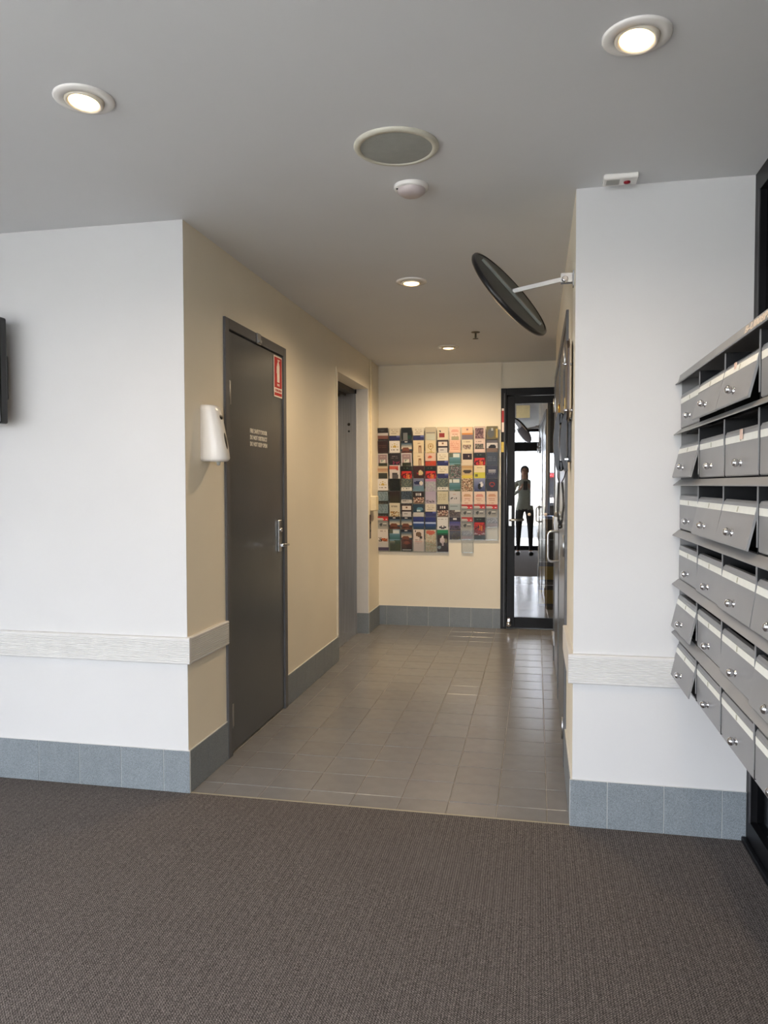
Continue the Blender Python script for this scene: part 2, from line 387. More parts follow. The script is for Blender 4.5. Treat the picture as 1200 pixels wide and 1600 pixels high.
# ---- door_1: grey fire door
d1 = struct('door_1', MB().box(XL - .1, XL + .012, D0, D0 + .045, 0, DT, .002).box(XL - .1, XL + .012, D1 - .045, D1, 0, DT, .002).box(XL - .1, XL + .012, D0 + .045, D1 - .045, DT - .05, DT, .002), grey_frame)
part('door_leaf', MB().box(XL - .045, XL + .002, D0 + .049, D1 - .049, .012, DT - .056, .0015), grey_door, d1)
part('door_seal', MB().box(XL - .08, XL - .046, D0 + .04, D1 - .04, 0, DT - .04), black_pl, d1)
for z in (1.745, .19):
    h_ = part('hinge', MB().box(XL + .002, XL + .005, D0 + .049, D0 + .078, z - .055, z + .055).tube([(XL + .008, D0 + .047, z - .055), (XL + .008, D0 + .047, z + .055)], .006, 10), satin, d1)
lv = part('lock_plate', MB().box(XL + .002, XL + .014, 4.045, 4.085, .925, 1.105, .003), satin, d1, label='satin steel lock plate')
part('door_lever', MB().tube([(XL + .012, 4.065, .965), (XL + .055, 4.065, .965), (XL + .062, 4.055, .966), (XL + .062, 3.945, .972)], .008, 10), chrome, lv)
part('lock_cylinder', MB().lathe([(0, .012), (.011, .012), (.011, 0)], (XL + .012, 4.065, 1.05), (1, 0, 0), 14), chrome, lv)
part('frame_catch', MB().box(XL + .012, XL + .02, 3.715, 3.765, DT - .056, DT - .0, .002).box(XL + .012, XL + .03, 3.72, 3.75, DT - .05, DT - .035), satin, d1)
LX = XL + .0035
tx = empty('door_notice', (LX, 3.64, 1.5), 'white block lettering FIRE SAFETY DOOR DO NOT OBSTRUCT on the grey door', 'lettering')
for k, t in enumerate(('FIRE SAFETY DOOR', 'DO NOT OBSTRUCT', 'DO NOT KEEP OPEN')):
    text_mesh(t, .031, white_ink, tx, (LX - .0005, 3.64, 1.572 - k * .0335), (0, 1, 0), (0, 0, 1), 'text_line', width=.245, bold=.0006)
# extinguisher sign
sg = empty('fire_extinguisher_sign', (LX, 4.06, 1.8), 'red and white extinguisher sign high on the grey fire door', 'sign')
part('sign_plate', MB().box(LX, LX + .002, 3.998, 4.134, 1.798, 2.028, .0006), sign_w, sg)
part('red_field', MB().box(LX + .002, LX + .0028, 4.006, 4.126, 1.850, 2.020).box(LX + .002, LX + .0028, 4.006, 4.126, 1.806, 1.823), red_m, sg)
part('extinguisher_symbol', MB().prism([(4.047, 1.882), (4.087, 1.882), (4.087, 1.975), (4.080, 1.988), (4.075, 1.992), (4.075, 2.003), (4.060, 2.003), (4.060, 1.992), (4.052, 1.988), (4.047, 1.975)], 'x', LX + .0028, LX + .0034)
     .box(LX + .0028, LX + .0034, 4.055, 4.095, 2.004, 2.009).prism([(4.047, 1.975), (4.040, 1.965), (4.036, 1.93), (4.040, 1.93), (4.044, 1.962), (4.050, 1.97)], 'x', LX + .0028, LX + .0034), sign_w, sg)
text_mesh('FIRE', .020, sign_w, sg, (LX + .003, 4.047, 1.860), (0, 1, 0), (0, 0, 1), 'text_line', width=.04)
text_mesh('EXTINGUISHER', .020, red_m, sg, (LX + .0024, 4.012, 1.829), (0, 1, 0), (0, 0, 1), 'text_line', width=.108)

# ---- door_4: lift
lf = struct('door_4', MB().box(XL - .40, XL - .30, L0 - .1, L1 + .1, 0, LT + .1).box(XL - .30, XL - .12, L0 - .1, L1 + .1, LT, LT + .1).box(XL - .30, XL - .12, L0 - .1, L0 - .03, 0, LT).box(XL - .30, XL - .10, L1 + .03, L1 + .1, 0, LT), box_in)
part('door_panel', MB().box(XL - .30, XL - .29, L0, (L0 + L1) / 2 - .002, .004, LT - .03), steel, lf)
part('door_panel', MB().box(XL - .30, XL - .29, (L0 + L1) / 2 + .002, L1, .004, LT - .03), steel, lf)
part('jamb', MB().box(XL - .30, XL - .1, L1 - .018, L1 + .03, .002, LT - .04, .001), steel, lf)
part('jamb', MB().box(XL - .30, XL - .12, L0 - .03, L0 + .004, .002, LT - .04, .001), steel, lf)
part('header', MB().box(XL - .30, XL - .12, L0 - .03, L1 + .03, LT - .04, LT, .001).box(XL - .26, XL - .25, L0, L1, LT - .06, LT - .04).box(XL - .20, XL - .19, L0, L1, LT - .055, LT - .04), mat('lift_header_paint', (60, 56, 52), .5), lf)
part('threshold', MB().box(XL - .30, XL - .1, L0, L1, -.004, .003), steel, lf)
part('painted_reveal', MB().box(XL - .10, XL + .0, L1 - .006, L1 - .0005, .181, LT), rail_m, lf)
part('indicator', MB().lathe([(0, .004), (.013, .004), (.013, 0)], (XL - .165, L1 - .018, 1.83), (0, -1, 0), 14), black_pl, lf)
part('indicator', MB().lathe([(0, .004), (.009, .004), (.009, 0)], (XL - .165, L1 - .018, 1.77), (0, -1, 0), 14), black_pl, lf)
part('architrave', MB().box(XL, XL + .006, L0 - .03, L0, .19, LT).box(XL, XL + .006, L0 - .03, L1 + .03, LT + .0002, LT + .03).box(XL, XL + .006, L1, L1 + .03, .19, LT), wall_c, lf)

# ---- door_3: pair of grey cupboard doors on the right corridor wall
CX = XR
d3 = struct('door_3', MB().box(CX - .012, CX + .08, 3.515, 3.56, 0, 2.092, .002).box(CX - .012, CX + .08, 5.66, 5.705, 0, 2.092, .002).box(CX - .012, CX + .08, 3.56, 5.66, 2.045, 2.092, .002), grey_frame)
part('door_leaf', MB().box(CX - .004, CX + .035, 3.564, 4.608, .012, 2.04, .0015), grey_door, d3)
part('door_leaf', MB().box(CX - .004, CX + .035, 4.614, 5.656, .012, 2.04, .0015), grey_door, d3)
part('astragal', MB().box(CX - .010, CX - .004, 4.60, 4.625, .012, 2.04), grey_frame, d3)
for y, s in ((3.562, 1), (5.658, -1)):
    for z in (.17, 1.02, 1.88):
        part('hinge', MB().box(CX - .010, CX - .005, min(y, y + s * .04), max(y, y + s * .04), z - .05, z + .05).tube([(CX - .014, y, z - .05), (CX - .014, y, z + .05)], .007, 10), satin, d3)
hp = part('pull_handle', MB().tube([(CX - .004, 4.48, .855), (CX - .052, 4.48, .855), (CX - .066, 4.48, .862), (CX - .072, 4.48, .876), (CX - .072, 4.48, 1.010), (CX - .066, 4.48, 1.024), (CX - .052, 4.48, 1.031), (CX - .004, 4.48, 1.031)], .0075, 12), satin, d3, label='satin steel D-shaped pull handle')
part('cover_plate', MB().box(CX - .0065, CX - .004, 4.44, 4.52, .80, 1.10, .001), steel, d3)
part('thumb_turn', MB().lathe([(0, .03), (.014, .03), (.016, .012), (.02, .008), (.02, 0)], (CX - .004, 4.48, 1.13), (-1, 0, 0), 16), satin, d3)
part('vent_plate', MB().box(CX - .012, CX - .004, 3.86, 3.92, 1.70, 1.90, .002), grey_frame, d3)

# ---- door_2: black framed glass door at the end
yd = YB + .02
LEAF = []
d2 = struct('door_2', MB().box(-.312, -.262, yd - .03, yd + .07, 0, 2.164, .002).box(.60, .66, yd - .03, yd + .07, 0, 2.164, .002).box(-.262, .60, yd - .03, yd + .07, 2.10, 2.164, .002), black_al)
LEAF.append(part('door_leaf', MB().box(-.256, -.188, yd - .005, yd + .04, .012, 2.094, .003).box(.54, .596, yd - .005, yd + .04, .012, 2.094, .003)
     .box(-.188, .54, yd - .005, yd + .04, .012, .105, .002).box(-.188, .54, yd - .005, yd + .04, 2.03, 2.094, .002), black_al, d2))
gp = part('pane', MB().box(-.188, .54, yd + .014, yd + .020, .105, 2.03), door_glass, d2); LEAF.append(gp)
part('stile_bead', MB().box(-.286, -.278, yd - .036, yd - .03, 0.02, 2.12), mat('worn_black_bead', (70, 70, 72), .4), d2)
lp = part('lock_plate', MB().box(-.243, -.213, yd - .017, yd - .005, .93, 1.115, .003), satin, d2, label='satin steel lock plate'); LEAF.append(lp)
LEAF.append(part('door_lever', MB().tube([(-.228, yd - .015, .985), (-.228, yd - .055, .985), (-.215, yd - .062, .985), (-.105, yd - .062, .988)], .009, 10), satin, lp))
LEAF.append(part('floor_lock', MB().box(-.252, -.222, yd - .03, yd - .005, .035, .10, .006).lathe([(0, .05), (.02, .045), (.024, .03), (.02, 0)], (-.236, yd - .02, .05), (0, -1, 0), 16), chrome, d2, label='chrome bolt knob at the foot of the door'))
for x in (-.058, .085):
    t = MB().lathe([(0, .0012), (.0145, .0012), (.0145, 0)], (x, yd + .0135, 1.035), (0, -1, 0), 18).build('glass_marker_dot', sign_w)
    LEAF.append(t); tag(t, ('round white safety dot on the glass door, %s of the two' % ('left' if x < 0 else 'right')), 'sticker')
o = MB().box(-.178, -.058, yd + .0125, yd + .0138, 1.900, 2.012).build('notice_card', mat('cream_paper', (196, 192, 160), .7)); LEAF.append(o); tag(o, 'square cream paper notice stuck at the top of the glass door', 'notice')
st = empty('frame_sticker', (-.29, yd - .03, 1.78), 'tall red and white sticker on the black frame of the glass door', 'sticker')
part('red_band', MB().box(-.305, -.280, yd - .0315, yd - .030, 1.86, 1.965), red_m, st); part('white_band', MB().box(-.305, -.280, yd - .0315, yd - .030, 1.775, 1.86), sign_w, st); part('white_band', MB().box(-.305, -.280, yd - .0315, yd - .030, 1.965, 1.985), sign_w, st)
o = MB().box(-.308, -.278, yd - .0315, yd - .030, 1.595, 1.685).build('frame_sticker', mat('yellow_sticker', (206, 182, 84), .5)); tag(o, 'small yellow sticker on the black frame below the red one', 'sticker')

# the leaf stands a fraction open: turn it about its hinge side
rot = Matrix.Translation((.596, yd, 0)) @ Matrix.Rotation(math.radians(.78), 4, 'Z') @ Matrix.Translation((-.596, -yd, 0))
for q in LEAF: q.data.transform(rot)

# ---- dark room beyond the glass door
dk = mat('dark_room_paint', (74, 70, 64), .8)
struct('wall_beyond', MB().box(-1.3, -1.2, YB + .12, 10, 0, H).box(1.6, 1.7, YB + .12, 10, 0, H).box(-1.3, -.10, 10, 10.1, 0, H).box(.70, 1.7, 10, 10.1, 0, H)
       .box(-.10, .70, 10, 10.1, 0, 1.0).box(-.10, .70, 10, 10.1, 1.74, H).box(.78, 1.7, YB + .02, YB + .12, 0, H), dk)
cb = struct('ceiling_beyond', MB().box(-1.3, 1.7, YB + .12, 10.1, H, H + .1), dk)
part('fill_glow_panel', MB().box(.2, .8, 7.6, 7.9, H - .03, H, .004), mat('fill_glow_panel', (250, 245, 235), .5, emit=((1, .95, .85), 9.0)), cb)  # unseen glowing panel, added to brighten the room behind the glass
w4 = struct('window_4', MB().box(-.10, .70, 10.02, 10.06, 1.0, 1.03).box(-.10, .70, 10.02, 10.06, 1.71, 1.74).box(-.10, -.07, 10.02, 10.06, 1.03, 1.71).box(.67, .70, 10.02, 10.06, 1.03, 1.71), black_al)
part('pane', MB().box(-.07, .67, 10.035, 10.041, 1.03, 1.71), clear_glass, w4)
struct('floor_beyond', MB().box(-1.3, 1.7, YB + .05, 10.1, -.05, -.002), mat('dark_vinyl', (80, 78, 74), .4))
struct('floor_yard', MB().box(-8, 8, 10.1, 24, -.1, -.002), conc_m)
sr = empty('staircase', (.55, 8.6, 0), 'dark staircase with yellow risers seen through the glass door', 'staircase')
for k in range(4):
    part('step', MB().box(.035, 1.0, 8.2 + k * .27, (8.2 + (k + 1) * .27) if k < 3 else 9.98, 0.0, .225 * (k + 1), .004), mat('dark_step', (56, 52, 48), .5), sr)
    part('nosing', MB().box(.035, 1.0, 8.195 + k * .27, 8.215 + k * .27, .225 * (k + 1) - .004, .225 * (k + 1) + .004, .001), satin, sr)
    if k < 2: part('riser', MB().box(.035, .99, 8.185 + k * .27, 8.199 + k * .27, .225 * k + .03, .225 * k + .175, .002), yellow_m, sr)
lc = empty('landing_column', (.11, 9.55, .9), 'round pale column on the stair landing behind the glass door', 'column')
part('shaft', MB().lathe([(.052, 0), (.052, 1.49)], (.115, 9.55, .905), (0, 0, 1), 24), facade_m, lc)
part('collar', MB().lathe([(.056, 0), (.056, .03), (.052, .035)], (.115, 9.55, .905), (0, 0, 1), 24), grey_frame, lc)
o = MB().box(.06, .9, 9.05, 9.40, .901, .925, .003).build('landing_mat', mat('mat_blue', (70, 130, 206), .6)); tag(o, 'bright blue mat on the stair landing behind the glass door', 'mat')

# ================================================================ CEILING THINGS
def downlight(x, y, label, tilt=(0.0, 0.0), lampw=LAMP_W):
    t = empty('downlight', (x, y, H), label, 'downlight', 'round recessed downlights')
    part('trim_ring', MB().lathe([(.083, 0), (.083, -.004), (.079, -.007), (.056, -.008), (.054, -.005), (.054, 0)], (x, y, H), (0, 0, 1), 40), white_pl, t)
    ax = Vector((tilt[0], tilt[1], -1)).normalized()
    part('gimbal', MB().lathe([(.054, -.004), (.053, .012), (.047, .016), (.041, .012), (.040, .008)], (x, y, H), ax, 36), mat('warm_white_gimbal', (236, 226, 208), .35), t)
    part('lens', MB().lathe([(.041, .006), (.041, .012), (.0, .0135)], (x, y, H), ax, 32), mat('lamp_lens', (255, 240, 215), .4, emit=((1.0, .64, .28), 9.0)), t)
    L = bpy.data.lights.new('downlight_lamp', 'SPOT'); L.energy = lampw; L.color = (1.0, .76, .48); L.spot_size = math.radians(165); L.spot_blend = .9; L.shadow_soft_size = .04
    lo = bpy.data.objects.new('downlight_lamp', L); C.objects.link(lo); lo.parent = t; lo.location = (0, 0, -.035)
    return t
downlight(-1.262, 1.962, 'round downlight in the ceiling above the left white wall', (-.04, -.10))
downlight(.236, 1.965, 'largest round downlight, nearest the dark window on the right', (-.10, -.12))
downlight(-.665, 4.045, 'round downlight near the middle of the corridor ceiling', (0, -.04), LAMP_W * 1.9)
downlight(-.690, 6.010, 'small round downlight nearest the brochure wall', (0, -.02), LAMP_W * 4.2)
sp = empty('ceiling_speaker', (-.45, 2.437, H), 'large round ceiling speaker with grey mesh grille', 'speaker')
part('rim', MB().lathe([(.138, 0), (.138, -.004), (.132, -.009), (.118, -.010), (.116, -.006)], (-.45, 2.437, H), (0, 0, 1), 48), mat('speaker_rim', (206, 202, 186), .4), sp)
part('grille', MB().lathe([(.117, -.007), (.06, -.009), (0, -.010)], (-.45, 2.437, H), (0, 0, 1), 48), grey_pl, sp)
sm = empty('smoke_detector', (-.455, 2.768, H), 'small round white smoke detector behind the ceiling speaker', 'smoke detector')
part('base', MB().lathe([(.064, 0), (.064, -.010), (.060, -.014), (0, -.014)], (-.455, 2.768, H), (0, 0, 1), 40), white_pl, sm)
part('sensor', MB().lathe([(.052, -.014), (.050, -.024), (.036, -.034), (0, -.035)], (-.455, 2.768, H), (0, 0, 1), 40), mat('sensor_plastic', (196, 184, 182), .4), sm)
part('indicator', MB().lathe([(.004, 0), (.004, .003), (0, .0032)], (-.504, 2.745, H - .0135), (0, 0, -1), 10), black_pl, sm)
em = empty('alarm_light', (.289, 2.832, H), 'small white rectangular alarm box on the ceiling near the white wall corner', 'alarm')
part('housing', MB().box(.229, .349, 2.80, 2.872, H - .018, H, .004), white_pl, em)
part('label_plate', MB().box(.240, .285, 2.815, 2.858, H - .0188, H - .018), mat('grey_label', (170, 168, 160), .5), em)
part('indicator', MB().lathe([(.012, 0), (.011, .005), (0, .008)], (.312, 2.84, H - .018), (0, 0, -1), 16), mat('dark_red_lens', (130, 14, 30), .3), em)
spk = empty('fire_sprinkler', (-.433, 5.475, H), 'small dark fire sprinkler head on the corridor ceiling', 'sprinkler')
part('escutcheon', MB().lathe([(.032, 0), (.030, -.004), (.012, -.006), (0, -.006)], (-.433, 5.475, H), (0, 0, 1), 24), mat('dull_chrome', (110, 106, 96), .35, 1.0), spk)
part('stem', MB().lathe([(.007, 0), (.007, -.03), (.009, -.034), (.004, -.040), (.004, -.046)], (-.433, 5.475, H), (0, 0, 1), 12), MATS['dull_chrome'], spk)
part('deflector', MB().lathe([(0, -.046), (.020, -.046), (.021, -.049), (0, -.050)], (-.433, 5.475, H), (0, 0, 1), 20), MATS['dull_chrome'], spk)

# ================================================================ SECURITY MIRROR
mc = Vector((-.105, 3.05, 2.06))
vd = (mc - Vector((0, 0, CH))).normalized(); vr = vd.cross(Vector((0, 0, 1))).normalized(); vu = vr.cross(vd)
mn = (vd * .19 - vr * .735 - vu * .648).normalized()          # reflecting side
mj = (vr * .66 - vu * .75); mj = (mj - mn * mj.dot(mn)).normalized()
mk = mn.cross(mj)
mr_ = empty('security_mirror', (XR, 3.05, 2.10), 'round convex security mirror on a bracket, its dark back facing the lobby', 'mirror')
RD = .207
part('backing', MB().lathe([(0, -.004), (RD - .01, -.004), (RD, 0), (RD, .008), (RD - .008, .010), (0, .010)], mc, mn, 56), mirror_back, mr_)
part('rim', MB().lathe([(RD - .006, -.006), (RD + .004, -.004), (RD + .005, .006), (RD - .002, .014), (RD - .008, .010)], mc, mn, 56), black_pl, mr_)
part('mirror_face', MB().lathe([(RD - .006, .011), (RD * .8, .026), (RD * .5, .041), (RD * .22, .048), (0, .050)], mc, mn, 48), mirror_m, mr_)
def obox(mb, c, a, b, n, la, lb, ln):
    vs = [mb.bm.verts.new(c + a * sa * la / 2 + b * sb * lb / 2 + n * sn * ln / 2) for sa in (-1, 1) for sb in (-1, 1) for sn in (-1, 1)]
    for q in ((0, 1, 3, 2), (4, 6, 7, 5), (0, 4, 5, 1), (2, 3, 7, 6), (0, 2, 6, 4), (1, 5, 7, 3)): mb.bm.faces.new([vs[i] for i in q])
    return mb
strap = MB(); obox(strap, mc - mn * .010, mj, mk, mn, .345, .020, .010)
for s in (-1, 1): strap.lathe([(0, .006), (.006, .005), (.007, 0)], mc - mn * .012 + mj * s * .165, -mn, 10)
part('strap', strap, mat('strap_metal', (120, 122, 116), .4, .6), mr_)
arm_a = mc - mn * .014; arm_b = Vector((XR - .028, 3.05, 2.108))
ad = (arm_b - arm_a); al = ad.length; ad.normalize(); ab = ad.cross(Vector((0, 1, 0))).normalized(); an = ad.cross(ab)
part('arm', obox(MB(), (arm_a + arm_b) / 2, ad, ab, an, al, .016, .010), mat('arm_metal', (196, 196, 194), .35, .7), mr_)
br = part('wall_bracket', MB().box(XR - .006, XR, 3.03, 3.07, 2.075, 2.135, .001).box(XR - .05, XR - .004, 3.033, 3.036, 2.09, 2.125).box(XR - .05, XR - .004, 3.064, 3.067, 2.09, 2.125), satin, mr_)
part('pivot_bolt', MB().tube([(XR - .035, 3.022, 2.103), (XR - .035, 3.078, 2.103)], .008, 12).lathe([(0, .008), (.013, .006), (.013, 0)], (XR - .035, 3.033, 2.10), (0, -1, 0), 14), chrome, br)

# ================================================================ THINGS ON THE LEFT CORRIDOR WALL
ds = empty('soap_dispenser', (XL, 3.14, 1.41), 'white wall soap dispenser beside the grey fire door', 'dispenser')
y0, y1, z0, z1 = 3.062, 3.170, 1.408, 1.655
def disp(mb):
    secs = [(z0, .098, .006), (z0 + .012, .108, 0.0), (z0 + .07, .100, 0), (z0 + .15, .084, 0), (z1 - .03, .070, 0), (z1 - .008, .062, 0), (z1, .052, .006)]
    rings = []
    for z, dep, ins in secs:
        a, b = y0 + ins, y1 - ins
        prof = [(0, a), (dep * .62, a), (dep * .86, a + .010), (dep, a + .035), (dep, b - .035), (dep * .86, b - .010), (dep * .62, b), (0, b)]
        rings.append([mb.bm.verts.new((XL + p, q, z)) for p, q in prof])
    for A, B in zip(rings, rings[1:]):
        for k in range(8): mb.bm.faces.new((A[k], A[(k + 1) % 8], B[(k + 1) % 8], B[k]))
    mb.bm.faces.new(rings[0]); mb.bm.faces.new(rings[-1])
    bmesh.ops.bevel(mb.bm, geom=mb.bm.edges[:], offset=.0025, segments=2, affect='EDGES', clamp_overlap=True)
    return mb
cv = part('cover', disp(MB()), white_pl, ds)
for p in cv.data.polygons: p.use_smooth = True
nrm = Vector((1, 0, .2)).normalized()
part('window', MB().lathe([(0, .003), (.7, .003), (1, 0)], (XL + .0935, 3.118, 1.500), nrm, 28, sx=.044, sy=.0155), black_pl, ds, label='dark oval window in the cover')
part('badge', MB().lathe([(0, .003), (.8, .003), (1, 0)], (XL + .0745, 3.118, 1.603), nrm, 24, sx=.011, sy=.016), black_pl, ds, label='black oval badge')
part('nozzle', MB().lathe([(.010, 0), (.007, .016), (0, .018)], (XL + .06, 3.118, z0), (0, 0, -1), 14), grey_pl, ds)
# lathe radius 1 with sx/sy scaling
cn = empty('cable_conduit', (XL, 6.49, 1.2), 'thin cream conduit running from ceiling down to the switch box', 'conduit')
part('conduit', MB().box(XL, XL + .018, 6.475, 6.497, 1.20, H, .003), mat('conduit_cream', (228, 214, 180), .4), cn)
o = MB().box(XL, XL + .055, 6.47, 6.585, 1.075, 1.205, .006).build('switch_box', MATS['conduit_cream']); tag(o, 'cream plastic switch box at the foot of the conduit', 'switch box')
cp = empty('lift_call_panel', (XL, 6.47, .8), 'narrow dark lift call panel below the cream switch box', 'call panel')
part('plate', MB().box(XL, XL + .004, 6.44, 6.50, .83, 1.04, .001), mat('dark_bronze_plate', (62, 40, 34), .35, .6), cp)
for z in (.90, .97): part('button', MB().lathe([(.013, 0), (.012, .005), (0, .006)], (XL + .004, 6.47, z), (1, 0, 0), 16), black_pl, cp)

# ================================================================ PHONE AND NOTICE ON THE RIGHT CORRIDOR WALL
ph = empty('wall_phone', (XR, 3.22, 1.348), 'black wall-mounted telephone handset hanging in its cradle beside the cupboard doors', 'telephone')
py0, py1 = 3.17, 3.29
def arch(xo, thick, za, zb, bow, ya, yb):
    n = 14; outer = []; inner = []
    for k in range(n + 1):
        t = k / n; z = za + (zb - za) * t; b = bow * math.sin(PI * t) ** .8
        outer.append((xo - b - thick * (0.7 + .3 * math.sin(PI * t)), z)); inner.append((xo - b * .9, z))
    return outer + inner[::-1]
part('wall_plate', MB().box(XR - .014, XR, 3.18, 3.30, 1.398, 1.568, .003), mat('phone_grey', (58, 58, 62), .4), ph)
part('cradle', MB().prism(arch(XR - .012, .021, 1.36, 1.608, .012, 0, 0), 'y', py0, py1), black_pl, ph)
part('cradle_trim', MB().box(XR - .026, XR - .013, 3.165, 3.171, 1.405, 1.41), chrome, ph)
hs = MB().prism(arch(XR - .041, .020, 1.362, 1.6, .011, 0, 0), 'y', 3.200, 3.262)
hs.box(XR - .054, XR - .030, 3.20, 3.267, 1.553, 1.6, .006).box(XR - .054, XR - .030, 3.20, 3.267, 1.36, 1.403, .006)
part('handset', hs, black_pl, ph)
part('hook', MB().box(XR - .045, XR - .03, 3.215, 3.25, 1.468, 1.538, .004), mat('hook_grey', (120, 118, 115), .4), ph)
cdm = MB()
cdm.tube([(XR - .052, 3.23, 1.362), (XR - .052, 3.23, 1.333), (XR - .046, 3.228, 1.313)], .0022, 8)
cdm.tube([(XR - .018, 3.20, 1.362), (XR - .028, 3.21, 1.33), (XR - .036, 3.222, 1.313)], .0022, 8)
def coil(pts, turns, rad):
    out = []; n = turns * 8
    for k in range(n + 1):
        t = k / n * (len(pts) - 1); i = min(int(t), len(pts) - 2); p = Vector(pts[i]).lerp(Vector(pts[i + 1]), t - i)
        a = 2 * PI * k / 8; out.append(p + Vector((math.cos(a) * rad, math.sin(a) * rad, 0)))
    return out
cdm.tube(coil([(XR - .048, 3.228, 1.313), (XR - .050, 3.226, 1.268), (XR - .053, 3.224, 1.208), (XR - .048, 3.224, 1.158), (XR - .042, 3.226, 1.136)], 34, .0042), .0018, 5)
cdm.tube(coil([(XR - .034, 3.222, 1.313), (XR - .030, 3.222, 1.268), (XR - .028, 3.224, 1.208), (XR - .033, 3.226, 1.158), (XR - .040, 3.226, 1.136)], 34, .0042), .0018, 5)
cdm.lathe([(0, .01), (.009, .006), (.010, -.008), (0, -.014)], (XR - .041, 3.226, 1.131), (0, 0, 1), 12)
part('cord', cdm, black_pl, ph, label='black coiled cord hanging in two loops')
fn = empty('wall_notice_frame', (XR, 3.15, 1.6), 'dark framed panel on chrome standoffs above the wall phone', 'frame')
part('panel', MB().prism([(3.06, 1.60), (3.12, 1.565), (3.22, 1.565), (3.22, 1.88), (3.12, 1.88), (3.06, 1.84)], 'x', XR - .022, XR - .016), mat('dark_wood_panel', (52, 34, 28), .3), fn)
part('border', MB().prism([(3.055, 1.595), (3.118, 1.558), (3.227, 1.558), (3.227, 1.887), (3.118, 1.887), (3.055, 1.845)], 'x', XR - .016, XR - .012), mat('bronze_border', (120, 104, 86), .3, .6), fn)
for y, z in ((3.21, 1.80), (3.21, 1.575), (3.10, 1.60)):
    part('standoff', MB().lathe([(0, .036), (.006, .034), (.006, 0)], (XR, y, z), (-1, 0, 0), 12), chrome, fn)
o = MB().box(XR - .010, XR - .004, 3.72, 3.76, 1.60, 1.72, .001).tube([(XR - .012, 3.74, 1.62), (XR - .03, 3.74, 1.62), (XR - .034, 3.74, 1.63), (XR - .034, 3.74, 1.69)], .004, 8).build('coat_hook', brass)
tag(o, 'small brass hook on the grey cupboard door above the phone', 'hook')

# ================================================================ TELEVISION (left edge)
tv = empty('television', (-2.75, YF - .06, 1.58), 'glossy black television on the white wall at the left picture edge', 'television')
part('bezel', MB().box(-3.20, -2.202, YF - .135, YF - .085, 1.565, 2.012, .008, 2), mat('gloss_black', (12, 12, 14), .1), tv)
part('screen', MB().box(-3.175, -2.227, YF - .1365, YF - .134, 1.60, 1.985), mat('black_screen', (6, 7, 10), .06), tv)
part('rear_shell', MB().box(-3.15, -2.222, YF - .086, YF - .05, 1.67, 1.86, .008, 2), black_pl, tv)
part('wall_mount', MB().box(-2.95, -2.50, YF - .052, YF, 1.72, 1.88), satin, tv)

# ================================================================ MAILBOX BANK
MX = .515
bank = empty('mailbox_bank', (.64, 2.08, .59), 'grey metal bank of letterboxes in six rows on the right, some lids ajar', 'mailboxes')
zt = [1.672, 1.490, 1.307, 1.124, .944, .765]; zbot = .592
yc = [2.912 - .333 * k for k in range(6)]
ya_, yb_ = yc[-1], yc[0]
part('cabinet_body', MB().box(MX + .003, .756, yb_ - .003, yb_, zbot, 1.70).box(MX + .003, .756, ya_, ya_ + .003, zbot, 1.70).box(MX, .756, ya_, yb_, 1.690, 1.70)
     .box(MX + .004, .756, ya_, yb_, zbot, zbot + .006), box_m, bank)
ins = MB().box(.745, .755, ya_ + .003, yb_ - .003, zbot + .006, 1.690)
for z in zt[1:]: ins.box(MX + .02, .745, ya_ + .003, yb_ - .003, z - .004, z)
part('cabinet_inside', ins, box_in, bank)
for r, z in enumerate(zt):
    top = 1.70 if r == 0 else z + .014
    pr = [(MX + .012, top), (MX, top), (MX - .024, z - .006), (MX - .0225, z - .008), (MX - .020, z - .005), (MX + .002, top - .003), (MX + .012, top - .003)]
    if r == 0: pr = [(MX + .012, 1.70), (MX - .004, 1.70), (MX - .010, 1.674), (MX - .020, 1.668), (MX - .018, 1.665), (MX - .006, 1.670), (MX + .012, 1.697)]
    part('ledge', MB().prism(pr, 'y', ya_, yb_ + .001), box_m, bank)
for k in range(1, 5):
    mb = MB()
    for r, z in enumerate(zt):
        zb = (zt[r + 1] if r < 5 else zbot) + .030
        mb.box(MX - .004, MX - .001, yc[k] - .0018, yc[k] + .0018, zb, z - .006)
        if r == 0: ins_mb = MB()
        ins_mb.box(MX - .001, .745, yc[k] - .0018, yc[k] + .0018, zb - .024, z - .004)
    dv = part('divider', mb, box_m, bank); part('divider_back', ins_mb, box_in, dv)  # rear of each divider coloured near-black as slot shade, front edge stays grey
ajar = {(0, 1): 13, (0, 2): 13.5, (1, 0): 14, (2, 1): 12, (2, 2): 13, (3, 1): 3.5, (3, 2): 8, (3, 3): 8, (4, 0): 13, (4, 2): 3.5, (4, 3): 9, (5, 0): 13, (1, 4): 10}
lid_me = knob_me = strip_me = None
